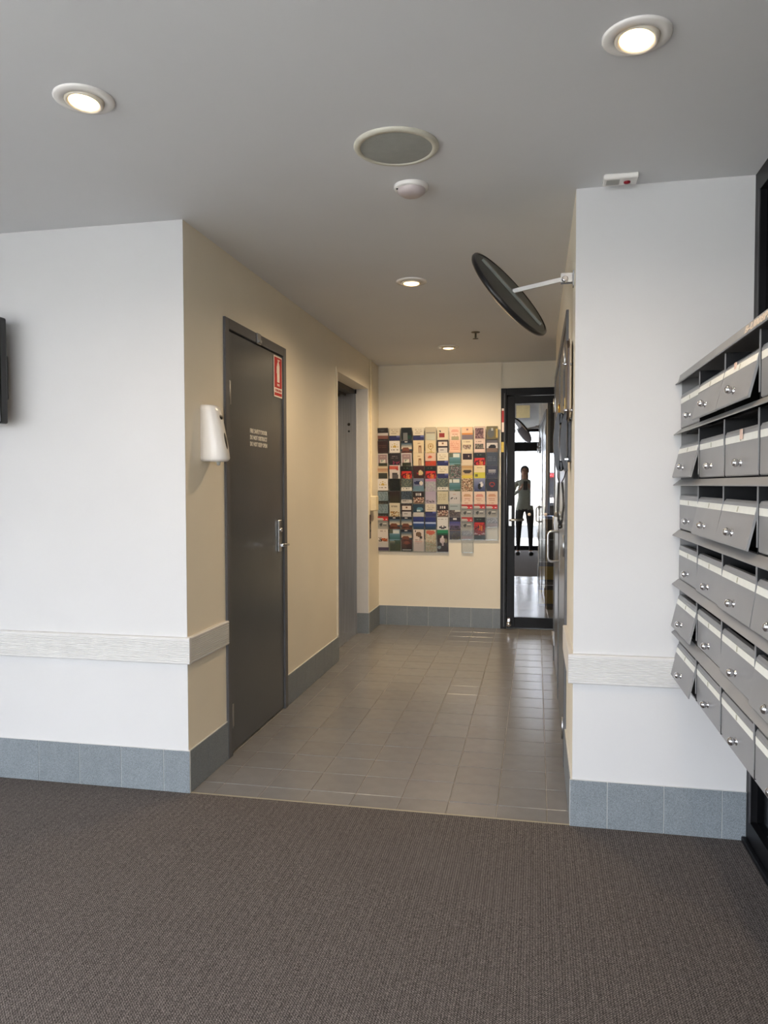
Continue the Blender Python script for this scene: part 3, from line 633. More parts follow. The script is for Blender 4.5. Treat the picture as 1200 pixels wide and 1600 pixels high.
for r in range(6):
    top = zt[r] - .047; bot = (zt[r + 1] if r < 5 else zbot) + .013
    h = .118
    for c in range(5):
        ym = (yc[c] + yc[c + 1]) / 2
        if lid_me is None:
            hw = .1625
            m_ = MB().prism([(.030, -.004), (.014, .006), (.004, .004), (0, -.004), (0, -h + .003), (.003, -h), (.006, -h), (.006, -.006), (.014, .001), (.028, -.008)], 'y', -hw, hw)
            bmesh.ops.recalc_face_normals(m_.bm, faces=m_.bm.faces); lid_me = bpy.data.meshes.new('letterbox_door'); m_.bm.to_mesh(lid_me); m_.bm.free(); lid_me.materials.append(box_m)
            m_ = MB().box(-.0012, 0, -hw + .004, hw - .004, -.030, -.012)
            m_.box(-.0016, -.0012, -.006, .004, -.028, -.014, mi=1)
            strip_me = bpy.data.meshes.new('label_strip'); m_.bm.to_mesh(strip_me); m_.bm.free(); strip_me.materials.append(label_m); strip_me.materials.append(mat('faint_print', (176, 172, 150), .6))
            m_ = MB().lathe([(.0105, 0), (.0105, .002), (.006, .003), (.006, .005), (.0095, .008), (.0112, .0125), (.0108, .017), (.008, .0205), (.004, .0225), (0, .023)], (0, 0, 0), (-1, 0, 0), 18)
            knob_me = bpy.data.meshes.new('knob'); bmesh.ops.recalc_face_normals(m_.bm, faces=m_.bm.faces); m_.bm.to_mesh(knob_me); m_.bm.free(); knob_me.materials.append(chrome)
        lid = bpy.data.objects.new('letterbox_door', lid_me); C.objects.link(lid); lid.parent = bank
        lid.location = Vector((MX, ym, top)) - bank.location
        lid.rotation_euler = (0, math.radians(ajar.get((r, c), 0)), 0)
        s_ = bpy.data.objects.new('label_strip', strip_me); C.objects.link(s_); s_.parent = lid
        kn = bpy.data.objects.new('knob', knob_me); C.objects.link(kn); kn.parent = lid; kn.location = (0, 0, -.084)
# raised lettering on the top ledge
sl = Vector((-.006, 0, -.026)).normalized()
lt = text_mesh('B-U008PS9', .026, mat('pale_lettering', (206, 190, 172), .5), bank, (MX - .0104, 2.022, 1.6765), (0, -1, 0), tuple(-sl), 'lettering', extrude=.0008, width=.235, bold=.0008)
# orange-pink tags on two lids
for (y, z) in ((2.135, 1.606), (2.07, 1.428)):
    part('number_tag', MB().box(MX - .006, MX - .0035, y - .02, y, z - .010, z + .016), mat('pink_tag', (222, 190, 170), .5), bank)

# ================================================================ BROCHURES
W_, H_ = 12, 26
def canvas(base): return [[base] * W_ for _ in range(H_)]
def lerp(a, b, t): return tuple(a[i] + (b[i] - a[i]) * t for i in range(3))
def R(c, x0, y0, x1, y1, col, col2=None):
    for j in range(int(round(y0 * H_)), min(H_, int(round(y1 * H_)))):
        for i in range(int(round(x0 * W_)), min(W_, int(round(x1 * W_)))):
            t = (j / H_ - y0) / max(1e-6, y1 - y0)
            c[j][i] = lerp(col, col2, max(0, min(1, t))) if col2 else col
def E_(c, cx, cy, rx, ry, col, ring=None):
    for j in range(H_):
        for i in range(W_):
            d = (((i + .5) / W_ - cx) / rx) ** 2 + (((j + .5) / H_ - cy) / ry) ** 2
            if d < 1 and (ring is None or d > ring): c[j][i] = col
def T(c, y, x0, x1, col, p=.75):
    j = int(y * H_)
    for i in range(int(x0 * W_), int(x1 * W_)):
        if random.random() < p: c[j][i] = col
def N(c, x0, y0, x1, y1, cols):
    for j in range(int(y0 * H_), int(y1 * H_)):
        for i in range(int(x0 * W_), int(x1 * W_)): c[j][i] = random.choice(cols)
CRM, NAVY, BLK, GLD, RED, WHT, PNK = (214, 204, 184), (40, 42, 92), (24, 22, 24), (176, 150, 84), (176, 36, 34), (222, 216, 210), (216, 160, 140)
def a_wave():
    c = canvas(CRM); T(c, .10, .2, .8, (170, 160, 140)); T(c, .17, .25, .85, (180, 165, 140)); T(c, .24, .2, .8, (170, 160, 140))
    R(c, 0, .36, 1, 1, NAVY); R(c, 0, .33, .7, .37, (24, 26, 50)); R(c, .7, .36, 1, .42, (90, 96, 150)); return c
def a_arch():
    c = canvas(WHT); E_(c, .5, .30, .34, .17, (190, 170, 110), .72); E_(c, .5, .27, .16, .07, (190, 160, 80)); R(c, 0, .32, 1, .5, WHT); T(c, .40, .15, .85, (110, 100, 90)); R(c, 0, .52, 1, 1, BLK); return c
def a_rock(strip=False):
    c = canvas((40, 60, 78)); R(c, 0, 0, 1, .12, (26, 34, 48)); T(c, .05, .4, .8, WHT, .6); R(c, 0, .12, 1, .30, (70, 90, 105), (206, 190, 168)); R(c, 0, .30, 1, .40, (206, 186, 160))
    E_(c, .4, .42, .36, .13, (112, 66, 46)); R(c, 0, .45, 1, 1, (86, 48, 38), (60, 38, 34)); E_(c, .5, .62, .3, .07, (140, 74, 54)); E_(c, .3, .48, .12, .03, (60, 30, 24))
    if strip: R(c, 0, .9, 1, 1, (36, 52, 44)); R(c, .1, .91, .95, .97, WHT)
    return c
def a_redscene(full=False):
    c = canvas((120, 20, 22)); R(c, 0, 0, 1, .22, (24, 26, 22)); T(c, .1, .3, .7, (80, 100, 80)); R(c, .05, .24, .95, .32, (196, 44, 36)); N(c, 0, .32, 1, .62, [(170, 30, 28), (120, 14, 16), (200, 50, 40), (60, 14, 14)])
    R(c, .52, .34, .6, .58, (220, 130, 60)); R(c, .68, .38, .74, .62, (230, 160, 70))
    if full: E_(c, .5, .74, .5, .05, (206, 180, 170)); E_(c, .5, .70, .3, .06, (150, 20, 20)); R(c, 0, .80, 1, 1, (40, 50, 42))
    return c
def a_swoosh(full=False):
    c = canvas((150, 148, 142)); R(c, 0, 0, 1, .07, (170, 50, 46)); R(c, 0, .07, .5, .16, (200, 190, 176)); R(c, .5, .07, 1, .20, (206, 40, 44)); T(c, .14, .55, .95, WHT, .6); R(c, 0, .18, 1, .26, (120, 122, 118))
    E_(c, .3, .38, .13, .07, (60, 66, 66)); T(c, .34, .5, .9, (210, 208, 200)); T(c, .42, .5, .9, (90, 92, 92)); R(c, 0, .5, 1, .62, (168, 164, 156)); N(c, 0, .64, 1, .84, [(168, 162, 158), (190, 184, 178), (140, 136, 134)])
    R(c, 0, .86, 1, 1, (186, 164, 158)); return c
def a_pinkarch(tone=PNK):
    c = canvas((222, 196, 174)); E_(c, .5, .22, .36, .12, tone); R(c, 0, .24, 1, .3, (222, 190, 168)); T(c, .33, .2, .8, (190, 140, 120)); T(c, .42, .25, .75, (196, 150, 128)); T(c, .50, .3, .7, (196, 150, 128)); return c
def a_pic():
    c = canvas((148, 126, 128)); R(c, 0, 0, 1, .05, (200, 194, 190)); R(c, 0, 0, .08, 1, (190, 186, 184)); R(c, .92, 0, 1, 1, (190, 186, 184)); T(c, .14, .2, .8, (184, 160, 156)); R(c, .26, .26, .76, .44, (208, 202, 192)); N(c, .35, .30, .65, .40, [(120, 130, 120), (200, 200, 190)])
    R(c, .08, .44, .92, 1, (50, 54, 40)); return c
def a_solid(a, b=None, txt=None, rows=()):
    c = canvas(a)
    if b: R(c, 0, 0, 1, .6, a, b); R(c, 0, .6, 1, 1, b)
    for y in rows: T(c, y, .15, .85, txt)
    return c
def a_noise(cols, top=None, band=None):
    c = canvas(cols[0]); N(c, 0, 0, 1, 1, cols)
    if top: R(c, 0, 0, 1, .10, top)
    if band: R(c, 0, band[0], 1, band[1], band[2]); T(c, (band[0] + band[1]) / 2, .1, .9, (90, 86, 80))
    return c
def a_card():
    c = canvas((44, 28, 26)); R(c, .06, .06, .94, .26, (214, 200, 186)); E_(c, .5, .16, .12, .05, (120, 84, 60)); R(c, .08, .36, .92, .60, (196, 190, 186)); T(c, .45, .2, .8, (130, 124, 120)); return c
def a_line():
    c = canvas((216, 196, 162)); T(c, .12, .3, .8, (170, 140, 110)); R(c, .5, .28, .56, 1, (120, 80, 50)); R(c, .7, .28, .76, 1, (120, 80, 50)); R(c, .54, .22, .72, .3, (130, 92, 60)); return c
def a_tree():
    c = canvas((208, 190, 154)); E_(c, .5, .28, .26, .14, (160, 130, 70), .6); E_(c, .5, .28, .1, .05, (160, 120, 60)); R(c, .47, .42, .55, .6, GLD); E_(c, .5, .56, .3, .05, (190, 160, 90), .4); return c
def a_landred():
    c = canvas((208, 176, 156)); E_(c, .45, .18, .2, .06, (190, 90, 60)); R(c, 0, .36, 1, 1, (184, 70, 40), (150, 44, 30)); R(c, 0, .36, .5, .40, (120, 60, 50)); return c
def a_nz():
    c = canvas((34, 22, 22)); R(c, .22, .09, .34, .20, WHT); R(c, .40, .09, .52, .20, WHT); R(c, .60, .09, .72, .20, (210, 200, 196)); N(c, 0, .30, 1, .50, [(180, 150, 130), (110, 60, 50), (60, 60, 50), (206, 186, 166)]); R(c, 0, .5, 1, 1, (110, 90, 72)); return c
def a_blue():
    c = canvas((24, 40, 90)); R(c, 0, 0, 1, .2, (40, 50, 110)); R(c, 0, .24, 1, .30, (176, 190, 220)); R(c, 0, .3, 1, .6, (40, 70, 130), (36, 60, 64)); R(c, 0, .6, 1, 1, (36, 58, 60)); return c
def a_coast(a=(110, 146, 156)):
    c = canvas(a); R(c, 0, 0, .3, .2, (90, 96, 80)); R(c, .3, .05, .9, .18, (206, 210, 204)); R(c, 0, .24, 1, .48, (90, 128, 138), (50, 96, 96)); E_(c, .7, .6, .5, .10, (60, 84, 66)); R(c, 0, .55, .5, .7, (150, 150, 130), (60, 70, 60)); R(c, 0, .7, 1, 1, (76, 84, 66)); return c
def a_photo(bg_, ph_cols, y0, y1, x0=.12, x1=.88):
    c = canvas(bg_); T(c, .10, .2, .8, (150, 130, 116)); N(c, x0, y0, x1, y1, ph_cols); R(c, x0, y1 - .03, x1, y1, ph_cols[0]); return c
arts = {}
def A(key, fn): arts[key] = fn
grid = {}
def B(col, row, key, fn, look):
    grid[(col, row)] = (key, fn, look)
# column 0
B(0, 0, 'darkband', lambda: (lambda c: (R(c, 0, .24, 1, .36, (196, 188, 184)), R(c, 0, .36, 1, .5, (120, 76, 66)), E_(c, .45, .1, .25, .04, (60, 66, 64)), c)[-1])(canvas((34, 30, 32))), 'black brochure with a pale band')
B(0, 1, 'brown', lambda: a_solid((46, 24, 26), None, (80, 50, 44), (.2, .3)), 'plain dark brown brochure')
B(0, 2, 'pic', a_pic, 'mauve brochure with a small white picture')
B(0, 3, 'tangreen', lambda: (lambda c: (R(c, 0, .10, 1, .14, (150, 90, 50)), R(c, 0, .2, 1, .24, (170, 110, 80)), R(c, .08, .32, .92, 1, (52, 56, 48)), c)[-1])(canvas((196, 178, 150))), 'tan brochure over a dark green photo')
B(0, 4, 'arch', a_arch, 'white brochure with a gold arch emblem')
B(0, 5, 'sea', lambda: a_noise([(120, 138, 144), (136, 152, 158), (104, 122, 128)], band=(.42, .6, (44, 48, 46))), 'blue-grey seascape brochure')
B(0, 6, 'sea', None, 'blue-grey seascape brochure')
B(0, 7, 'swoosh', a_swoosh, 'grey brochure with a red banner')
B(0, 8, 'calligraphy', lambda: (lambda c: (T(c, .1, .2, .8, (150, 130, 116)), N(c, .12, .42, .45, .58, [(40, 36, 34), (216, 206, 196)]), N(c, .4, .46, .92, .60, [(190, 100, 50), (216, 206, 196), (120, 60, 40)]), R(c, 0, .86, 1, 1, (66, 48, 92)), c)[-1])(canvas((216, 206, 196))), 'white brochure with a black and orange emblem')
# column 1
B(1, 0, 'wave', a_wave, 'cream brochure with a navy wave')
B(1, 1, 'arch', None, 'white brochure with a gold arch emblem')
B(1, 2, 'pinkdark', lambda: (lambda c: (T(c, .12, .2, .9, (120, 110, 110)), T(c, .2, .2, .9, (90, 84, 84)), N(c, .4, .36, 1, .5, [(160, 60, 90), (70, 40, 60), (30, 26, 30)]), c)[-1])(canvas((38, 34, 38))), 'black brochure with pink spots')
B(1, 3, 'redlogo', lambda: (lambda c: (R(c, 0, .05, .8, .2, (190, 90, 76)), E_(c, .72, .16, .14, .06, (170, 50, 44)), E_(c, .5, .4, .26, .06, (60, 56, 58)), R(c, .25, .42, .8, .6, (80, 76, 78)), c)[-1])(canvas((206, 196, 192))), 'pale brochure with a red logo and dark figure')
B(1, 4, 'blackgreen', lambda: a_noise([(14, 20, 18), (20, 28, 24), (10, 14, 14)]), 'near-black green brochure')
B(1, 5, 'darkolive', lambda: a_solid((40, 26, 22), (60, 62, 42)), 'dark brown brochure with an olive foot')
B(1, 6, 'goldfigures', lambda: (lambda c: (T(c, .12, .2, .8, (150, 140, 120)), T(c, .18, .2, .8, (160, 150, 130)), N(c, .15, .42, .95, .62, [(170, 130, 70), (206, 194, 166), (120, 90, 50)]), c)[-1])(canvas((208, 198, 172))), 'cream brochure with golden figures')
B(1, 7, 'rock', a_rock, 'brochure of a brown rock at sunset')
B(1, 8, 'coast2', lambda: a_coast((120, 150, 166)), 'tall blue and green coast brochure')
# column 2
B(2, 0, 'mapblack', lambda: (lambda c: (R(c, .2, .24, .62, .6, (110, 112, 112)), R(c, .6, .34, .9, .5, (24, 60, 46)), c)[-1])(canvas((20, 26, 26))), 'black brochure with a grey map shape')
B(2, 1, 'rock', None, 'brochure of a brown rock at sunset')
B(2, 2, 'pic', None, 'mauve brochure with a small white picture')
B(2, 3, 'redscene', a_redscene, 'red stage scene brochure under a black title')
B(2, 4, 'aerial', lambda: a_noise([(86, 96, 88), (110, 116, 100), (66, 76, 78)], band=(.40, .52, (210, 206, 196))), 'grey-green aerial view brochure with a white strip')
B(2, 5, 'aerialblue', lambda: a_noise([(58, 70, 82), (78, 90, 100), (40, 50, 60)], band=(.40, .52, (196, 190, 184))), 'dark blue aerial view brochure with a white strip')
B(2, 6, 'card', a_card, 'black brochure with two pale cards')
B(2, 7, 'rock', None, 'brochure of a brown rock at sunset')
B(2, 8, 'rockfull', lambda: a_rock(True), 'tall sunset rock brochure with a white foot')
# column 3
B(3, 0, 'wave', None, 'cream brochure with a navy wave')
B(3, 1, 'line', a_line, 'cream brochure with a thin brown arch line')
B(3, 2, 'line', None, 'cream brochure with a thin brown arch line')
B(3, 3, 'maroonfigure', lambda: (lambda c: (E_(c, .68, .32, .22, .12, (196, 176, 130)), R(c, .3, .3, .5, .4, (140, 40, 36)), c)[-1])(canvas((56, 26, 24))), 'dark maroon brochure with a cream figure')
B(3, 4, 'kite', lambda: (lambda c: (E_(c, .5, .2, .45, .08, (30, 34, 70)), E_(c, .75, .22, .18, .09, (210, 200, 186)), R(c, 0, .34, 1, 1, (96, 124, 140)), c)[-1])(canvas((110, 116, 140))), 'blue brochure with a dark kite shape')
B(3, 5, 'nz', a_nz, 'black brochure with white capitals over a photo')
B(3, 6, 'tealwave', lambda: (lambda c: (E_(c, .6, .24, .3, .1, (90, 130, 146)), E_(c, .5, .3, .16, .05, (190, 206, 206)), R(c, 0, .38, 1, .56, (196, 190, 182)), c)[-1])(canvas((30, 56, 72))), 'dark teal wave brochure with a pale strip')
B(3, 7, 'blue', a_blue, 'deep blue horizon brochure')
B(3, 8, 'badge', lambda: (lambda c: (E_(c, .5, .22, .26, .12, (110, 86, 66)), R(c, .6, .3, .8, .42, (60, 50, 44)), E_(c, .18, .08, .06, .03, BLK), R(c, .2, .52, .82, .58, (206, 160, 146)), T(c, .48, .2, .8, (150, 130, 120)), T(c, .64, .2, .8, (206, 180, 168)), c)[-1])(canvas((220, 204, 192))), 'tall white brochure with a dark round badge')
# column 4
B(4, 0, 'pale', lambda: (lambda c: (R(c, .1, .22, .9, .27, (110, 112, 108)), R(c, .1, .3, .9, .6, (186, 186, 170)), c)[-1])(canvas((186, 174, 150))), 'pale beige brochure with a grey line')
B(4, 1, 'tree', a_tree, 'cream brochure with a gold circle tree')
B(4, 2, 'landred', a_landred, 'brochure of a red-orange landscape')
B(4, 3, 'redscene', None, 'red stage scene brochure under a black title')
B(4, 4, 'lilac', lambda: a_noise([(150, 156, 158), (170, 172, 170), (160, 150, 166)], (170, 120, 150)), 'grey-lilac brochure with a pink title')
B(4, 5, 'lilacfade', lambda: (lambda c: (N(c, .1, .4, .9, .5, [(130, 116, 130), (90, 84, 90), (170, 160, 170)]), c)[-1])(a_solid((164, 152, 172), (180, 170, 178))), 'plain lilac brochure fading to grey')
B(4, 6, 'wave', None, 'cream brochure with a navy wave')
B(4, 7, 'blue', None, 'deep blue horizon brochure')
B(4, 8, 'redmap', lambda: (lambda c: (E_(c, .5, .12, .4, .1, (196, 100, 80)), c)[-1])(a_noise([(200, 186, 160), (186, 160, 130), (176, 180, 150), (206, 196, 176)])), 'tall cream map brochure with a red title')
# column 5
B(5, 0, 'redsquare', lambda: (lambda c: (R(c, .2, .26, .66, .48, (140, 44, 34)), E_(c, .28, .18, .08, .04, (40, 36, 34)), c)[-1])(canvas((210, 196, 168))), 'cream brochure with a red square')
B(5, 1, 'card', None, 'black brochure with two pale cards')
B(5, 2, 'wave', None, 'cream brochure with a navy wave')
B(5, 3, 'wave', None, 'cream brochure with a navy wave')
B(5, 4, 'aerial', None, 'grey-green aerial view brochure with a white strip')
B(5, 5, 'beigetext', lambda: a_solid((196, 188, 160), None, (170, 160, 130), (.12, .2, .28, .36)), 'plain beige text brochure')
B(5, 6, 'nz', None, 'black brochure with white capitals over a photo')
B(5, 7, 'ship', lambda: (lambda c: (T(c, .1, .15, .85, (180, 176, 170)), R(c, .46, .24, .54, .4, (40, 40, 44)), E_(c, .5, .46, .34, .07, (56, 54, 58)), E_(c, .5, .44, .12, .04, WHT), c)[-1])(canvas((222, 218, 212))), 'white brochure with a dark ship sketch')
B(5, 8, 'rider', lambda: (lambda c: (R(c, 0, 0, 1, .14, (40, 130, 86)), R(c, 0, .14, 1, .22, (24, 80, 50)), E_(c, .45, .48, .22, .14, (206, 190, 186)), E_(c, .5, .34, .12, .06, (220, 210, 200)), R(c, .4, .5, .55, .74, (200, 180, 176)), E_(c, .18, .8, .16, .07, (150, 160, 158)), E_(c, .8, .5, .16, .1, (130, 120, 100)), c)[-1])(canvas((48, 32, 30))), 'tall brochure with a green top and white rider')
# column 6
B(6, 0, 'sunrise', lambda: (lambda c: (R(c, .15, .42, .85, .6, (160, 150, 116)), c)[-1])(a_pinkarch()), 'pink sunrise brochure with an olive box')
B(6, 1, 'pinklines', lambda: a_solid((220, 176, 150), None, (200, 140, 116), (.08, .16, .24, .32, .4)), 'pink brochure filled with text lines')
B(6, 2, 'tealcoast', a_coast, 'teal and green coast brochure')
B(6, 3, 'pattern', lambda: a_noise([(66, 60, 66), (90, 70, 74), (60, 90, 80), (140, 130, 130)]), 'dark patterned text brochure')
B(6, 4, 'bay', lambda: (lambda c: (R(c, 0, .04, .25, .2, (200, 204, 200)), c)[-1])(a_coast((90, 120, 130))), 'teal bay brochure with a white corner')
B(6, 5, 'greysketch', lambda: (lambda c: (T(c, .15, .2, .7, (180, 150, 140)), N(c, .15, .3, .7, .38, [(60, 60, 64), (190, 186, 184)]), c)[-1])(canvas((190, 186, 184))), 'pale grey brochure with a small sketch')
B(6, 6, 'hillside', lambda: (lambda c: (T(c, .08, .1, .8, (110, 120, 120)), R(c, 0, .26, 1, .30, (200, 198, 190)), R(c, 0, .34, 1, 1, (86, 76, 74)), N(c, 0, .3, 1, .5, [(86, 76, 74), (60, 52, 50), (110, 96, 90)]), R(c, .5, .28, 1, .34, (196, 194, 186)), c)[-1])(canvas((160, 170, 172))), 'grey brochure with a dark hillside')
B(6, 7, 'dusk', lambda: (lambda c: (R(c, .3, .05, .7, .13, WHT), R(c, 0, .18, 1, .5, (66, 66, 126), (150, 130, 150)), N(c, .1, .42, .95, .56, [(50, 40, 56), (110, 90, 110)]), R(c, 0, .58, 1, .62, (140, 110, 90)), N(c, 0, .66, 1, 1, [(50, 38, 36), (90, 76, 40), (60, 44, 40)]), c)[-1])(canvas((40, 34, 50))), 'tall purple dusk city brochure')
# column 7
B(7, 0, 'peach', lambda: (lambda c: (E_(c, .5, .12, .1, .04, (150, 110, 110)), R(c, 0, .28, 1, .36, (200, 130, 60)), R(c, 0, .36, 1, 1, (120, 104, 110), (104, 120, 130)), c)[-1])(canvas((220, 186, 150))), 'peach brochure with an orange horizon')
B(7, 1, 'framephoto', lambda: a_photo((212, 198, 168), [(96, 76, 66), (140, 116, 100), (190, 176, 160)], .24, .44), 'cream brochure with a framed brown photo')
B(7, 2, 'darkwhite', lambda: (lambda c: (R(c, .08, .05, .92, .32, (44, 30, 34)), E_(c, .6, .16, .06, .05, (180, 160, 150)), c)[-1])(canvas((206, 190, 166))), 'cream bordered brochure with a dark photo')
B(7, 3, 'car', lambda: (lambda c: (R(c, 0, 0, 1, .12, (180, 144, 96)), E_(c, .5, .26, .4, .08, (60, 50, 44)), R(c, 0, .42, 1, .56, (206, 184, 70)), c)[-1])(canvas((190, 164, 120))), 'tan brochure with a dark car and yellow foot')
B(7, 4, 'floral', lambda: a_noise([(176, 150, 120), (150, 110, 86), (90, 70, 46), (196, 176, 150)]), 'brown floral brochure')
B(7, 5, 'pinkarch', lambda: a_pinkarch((190, 150, 116)), 'cream brochure with a faint brown arch')
B(7, 6, 'swoosh', None, 'grey brochure with a red banner')
B(7, 7, 'swoosh', None, 'tall grey brochure with a red banner')
# column 8
B(8, 0, 'purplephoto', lambda: a_photo((206, 184, 168), [(110, 76, 78), (140, 110, 110), (80, 54, 60)], .08, .52), 'white bordered purple-brown photo brochure')
B(8, 1, 'viewphoto', lambda: a_photo((214, 190, 178), [(60, 54, 50), (96, 90, 80), (130, 124, 110)], .22, .42), 'pale pink brochure with a dark landscape photo')
B(8, 2, 'redscene', None, 'red stage scene brochure under a black title')
B(8, 3, 'yellow', lambda: (lambda c: (T(c, .1, .3, .8, (170, 150, 120)), R(c, 0, .32, 1, 1, (196, 190, 70)), R(c, .05, .4, .3, .5, (100, 100, 50)), c)[-1])(canvas((218, 202, 162))), 'cream brochure with a yellow-green lower half')
B(8, 4, 'penguin', lambda: (lambda c: (E_(c, .66, .28, .16, .12, (206, 206, 210)), E_(c, .5, .36, .2, .14, (24, 26, 34)), E_(c, .68, .3, .11, .09, (216, 214, 214)), c)[-1])(a_solid((130, 136, 166), (56, 64, 100))), 'blue brochure with a black and white figure')
B(8, 5, 'pinkarch2', lambda: a_pinkarch((206, 140, 124)), 'pink brochure with a rose arch')
B(8, 6, 'swoosh', None, 'grey brochure with a red banner')
B(8, 7, 'redscenefull', lambda: a_redscene(True), 'tall red stage scene brochure')
# column 9
B(9, 0, 'olive', lambda: (lambda c: (E_(c, .4, .3, .3, .2, (90, 92, 90)), R(c, .8, .1, 1, .5, (196, 170, 90)), E_(c, .5, .14, .1, .05, (180, 184, 180)), c)[-1])(canvas((110, 100, 66))), 'olive brochure with a yellow edge')
B(9, 1, 'dome', lambda: (lambda c: (R(c, 0, .05, 1, .16, (96, 92, 96)), R(c, 0, .16, 1, .4, (206, 200, 196)), E_(c, .52, .36, .34, .14, (26, 24, 26)), R(c, 0, .4, 1, 1, (120, 100, 88)), c)[-1])(canvas((36, 34, 38))), 'dark brochure with a black dome on white')
B(9, 2, 'slate', lambda: a_solid((62, 70, 84), None, (90, 96, 108), (.2, .28, .36)), 'plain slate blue brochure')
B(9, 3, 'slatetext', lambda: (lambda c: (R(c, .2, .2, .85, .24, (206, 204, 206)), R(c, .2, .28, .8, .31, (186, 186, 190)), T(c, .38, .15, .85, (120, 120, 136)), c)[-1])(canvas((58, 62, 82))), 'slate blue brochure with white text bars')
B(9, 4, 'navyred', lambda: (lambda c: (E_(c, .5, .26, .26, .11, (146, 54, 50), .35), c)[-1])(canvas((44, 48, 62))), 'navy brochure with a red ring')
B(9, 5, 'pinkarch3', lambda: a_pinkarch((200, 150, 120)), 'peach brochure with a tan arch')
B(9, 6, 'swoosh', None, 'tall grey brochure with a red banner')

def attr_material():
    m = bpy.data.materials.new('printed_paper'); m.use_nodes = True; n = m.node_tree; b = n.nodes['Principled BSDF']
    a = n.nodes.new('ShaderNodeVertexColor'); a.layer_name = 'print'; n.links.new(a.outputs[0], b.inputs['Base Color']); b.inputs['Roughness'].default_value = .35
    return m
paper = attr_material()
BW, BH = .099, .205
def brochure_mesh(key, fn):
    c = fn(); bm = bmesh.new(); cl = bm.loops.layers.color.new('print')
    vs = [[bm.verts.new((-BW / 2 + BW * i / W_, 0, BH - BH * j / H_)) for i in range(W_ + 1)] for j in range(H_ + 1)]
    for j in range(H_):
        for i in range(W_):
            f = bm.faces.new((vs[j][i], vs[j + 1][i], vs[j + 1][i + 1], vs[j][i + 1]))
            col = [x / 255 for x in c[j][i]]
            for l in f.loops: l[cl] = (col[0], col[1], col[2], 1)
    t = .004      # the wad of folded paper behind the cover
    q = [bm.verts.new((x, t, z)) for x, z in ((-BW / 2, 0), (BW / 2, 0), (BW / 2, BH), (-BW / 2, BH))]
    fr = [vs[H_][0], vs[H_][W_], vs[0][W_], vs[0][0]]
    ed = [bm.faces.new(q)]
    ed.append(bm.faces.new(list(reversed(vs[H_])) + [q[0], q[1]]))
    ed.append(bm.faces.new(vs[0] + [q[2], q[3]]))
    ed.append(bm.faces.new([vs[j][0] for j in range(H_ + 1)] + [q[0], q[3]]))
    ed.append(bm.faces.new([vs[j][W_] for j in range(H_, -1, -1)] + [q[2], q[1]]))
    for f in ed:
        for l in f.loops: l[cl] = (.75, .73, .7, 1)
    bmesh.ops.recalc_face_normals(bm, faces=bm.faces)
    me = bpy.data.meshes.new('brochure'); bm.to_mesh(me); bm.free(); me.materials.append(paper); return me
meshes = {}
CX0, CP = -1.389, .1112
RT, RP = 1.822, .1165
TILT = math.radians(8.5)
ORD = ['top', 'second', 'third', 'fourth', 'fifth', 'sixth', 'seventh', 'eighth', 'ninth']
COLN = ['first', 'second', 'third', 'fourth', 'fifth', 'sixth', 'seventh', 'eighth', 'ninth', 'tenth']
nrow = [9, 9, 9, 9, 9, 9, 8, 9, 8, 8]
# clear pocket, local origin at its foot on the wall side
def pocket_mesh():
    mb = MB(); w = CP / 2 - .0025; hh = BH + .002
    mb.box(-w, w, -.0075, -.006, 0, .100)                       # front lip
    mb.box(-w, w, -.0065, .0065, -.002, 0, mi=1)                # floor
    for s in (-1, 1):
        a, b = sorted((s * w, s * (w - .0016)))
        mb.box(a, b, -.0065, .0065, 0, hh * .99, mi=1)
    mb.box(-w, w, .0055, .0065, 0, hh * .99)                    # back sheet
    bmesh.ops.recalc_face_normals(mb.bm, faces=mb.bm.faces)
    me = bpy.data.meshes.new('pocket'); mb.bm.to_mesh(me); mb.bm.free(); me.materials.append(acrylic); me.materials.append(acrylic_edge); return me
pk = pocket_mesh()
for c in range(10):
    x = CX0 + CP * c + .0
    rk = empty('brochure_rack', (x, YB, RT - RP * (nrow[c] - 1) - BH), 'clear acrylic brochure rack strip, %s column from the left on the back wall' % COLN[c], 'rack', 'clear brochure rack strips')
    for r in range(nrow[c]):
        zb = RT - RP * r - BH * math.cos(TILT)
        dx = random.uniform(-.0006, .0006)
        yfoot = YB - .010
        p = bpy.data.objects.new('pocket', pk); C.objects.link(p); p.parent = rk
        p.matrix_parent_inverse = Matrix.Translation(-Vector(rk.location)); p.location = (x, yfoot, zb); p.rotation_euler = (TILT, 0, 0)
        if (c, r) in grid:
            key, fn, look = grid[(c, r)]
            if key not in meshes: meshes[key] = brochure_mesh(key, fn)
            b = bpy.data.objects.new('brochure', meshes[key]); C.objects.link(b)
            off = Vector((dx, math.sin(TILT) * -.001 - .003, .001))
            b.location = (x + dx, yfoot - .003, zb + .0015 + random.uniform(0, .004)); b.rotation_euler = (TILT, random.uniform(-.004, .004), 0)
            if (c, r) in ((1, 3), (1, 6)): b.location.z += .008; b.rotation_euler[1] = .006
            tag(b, '%s, %s in the %s rack column' % (look, ORD[r], COLN[c]), 'brochure', 'brochures in the wall rack')

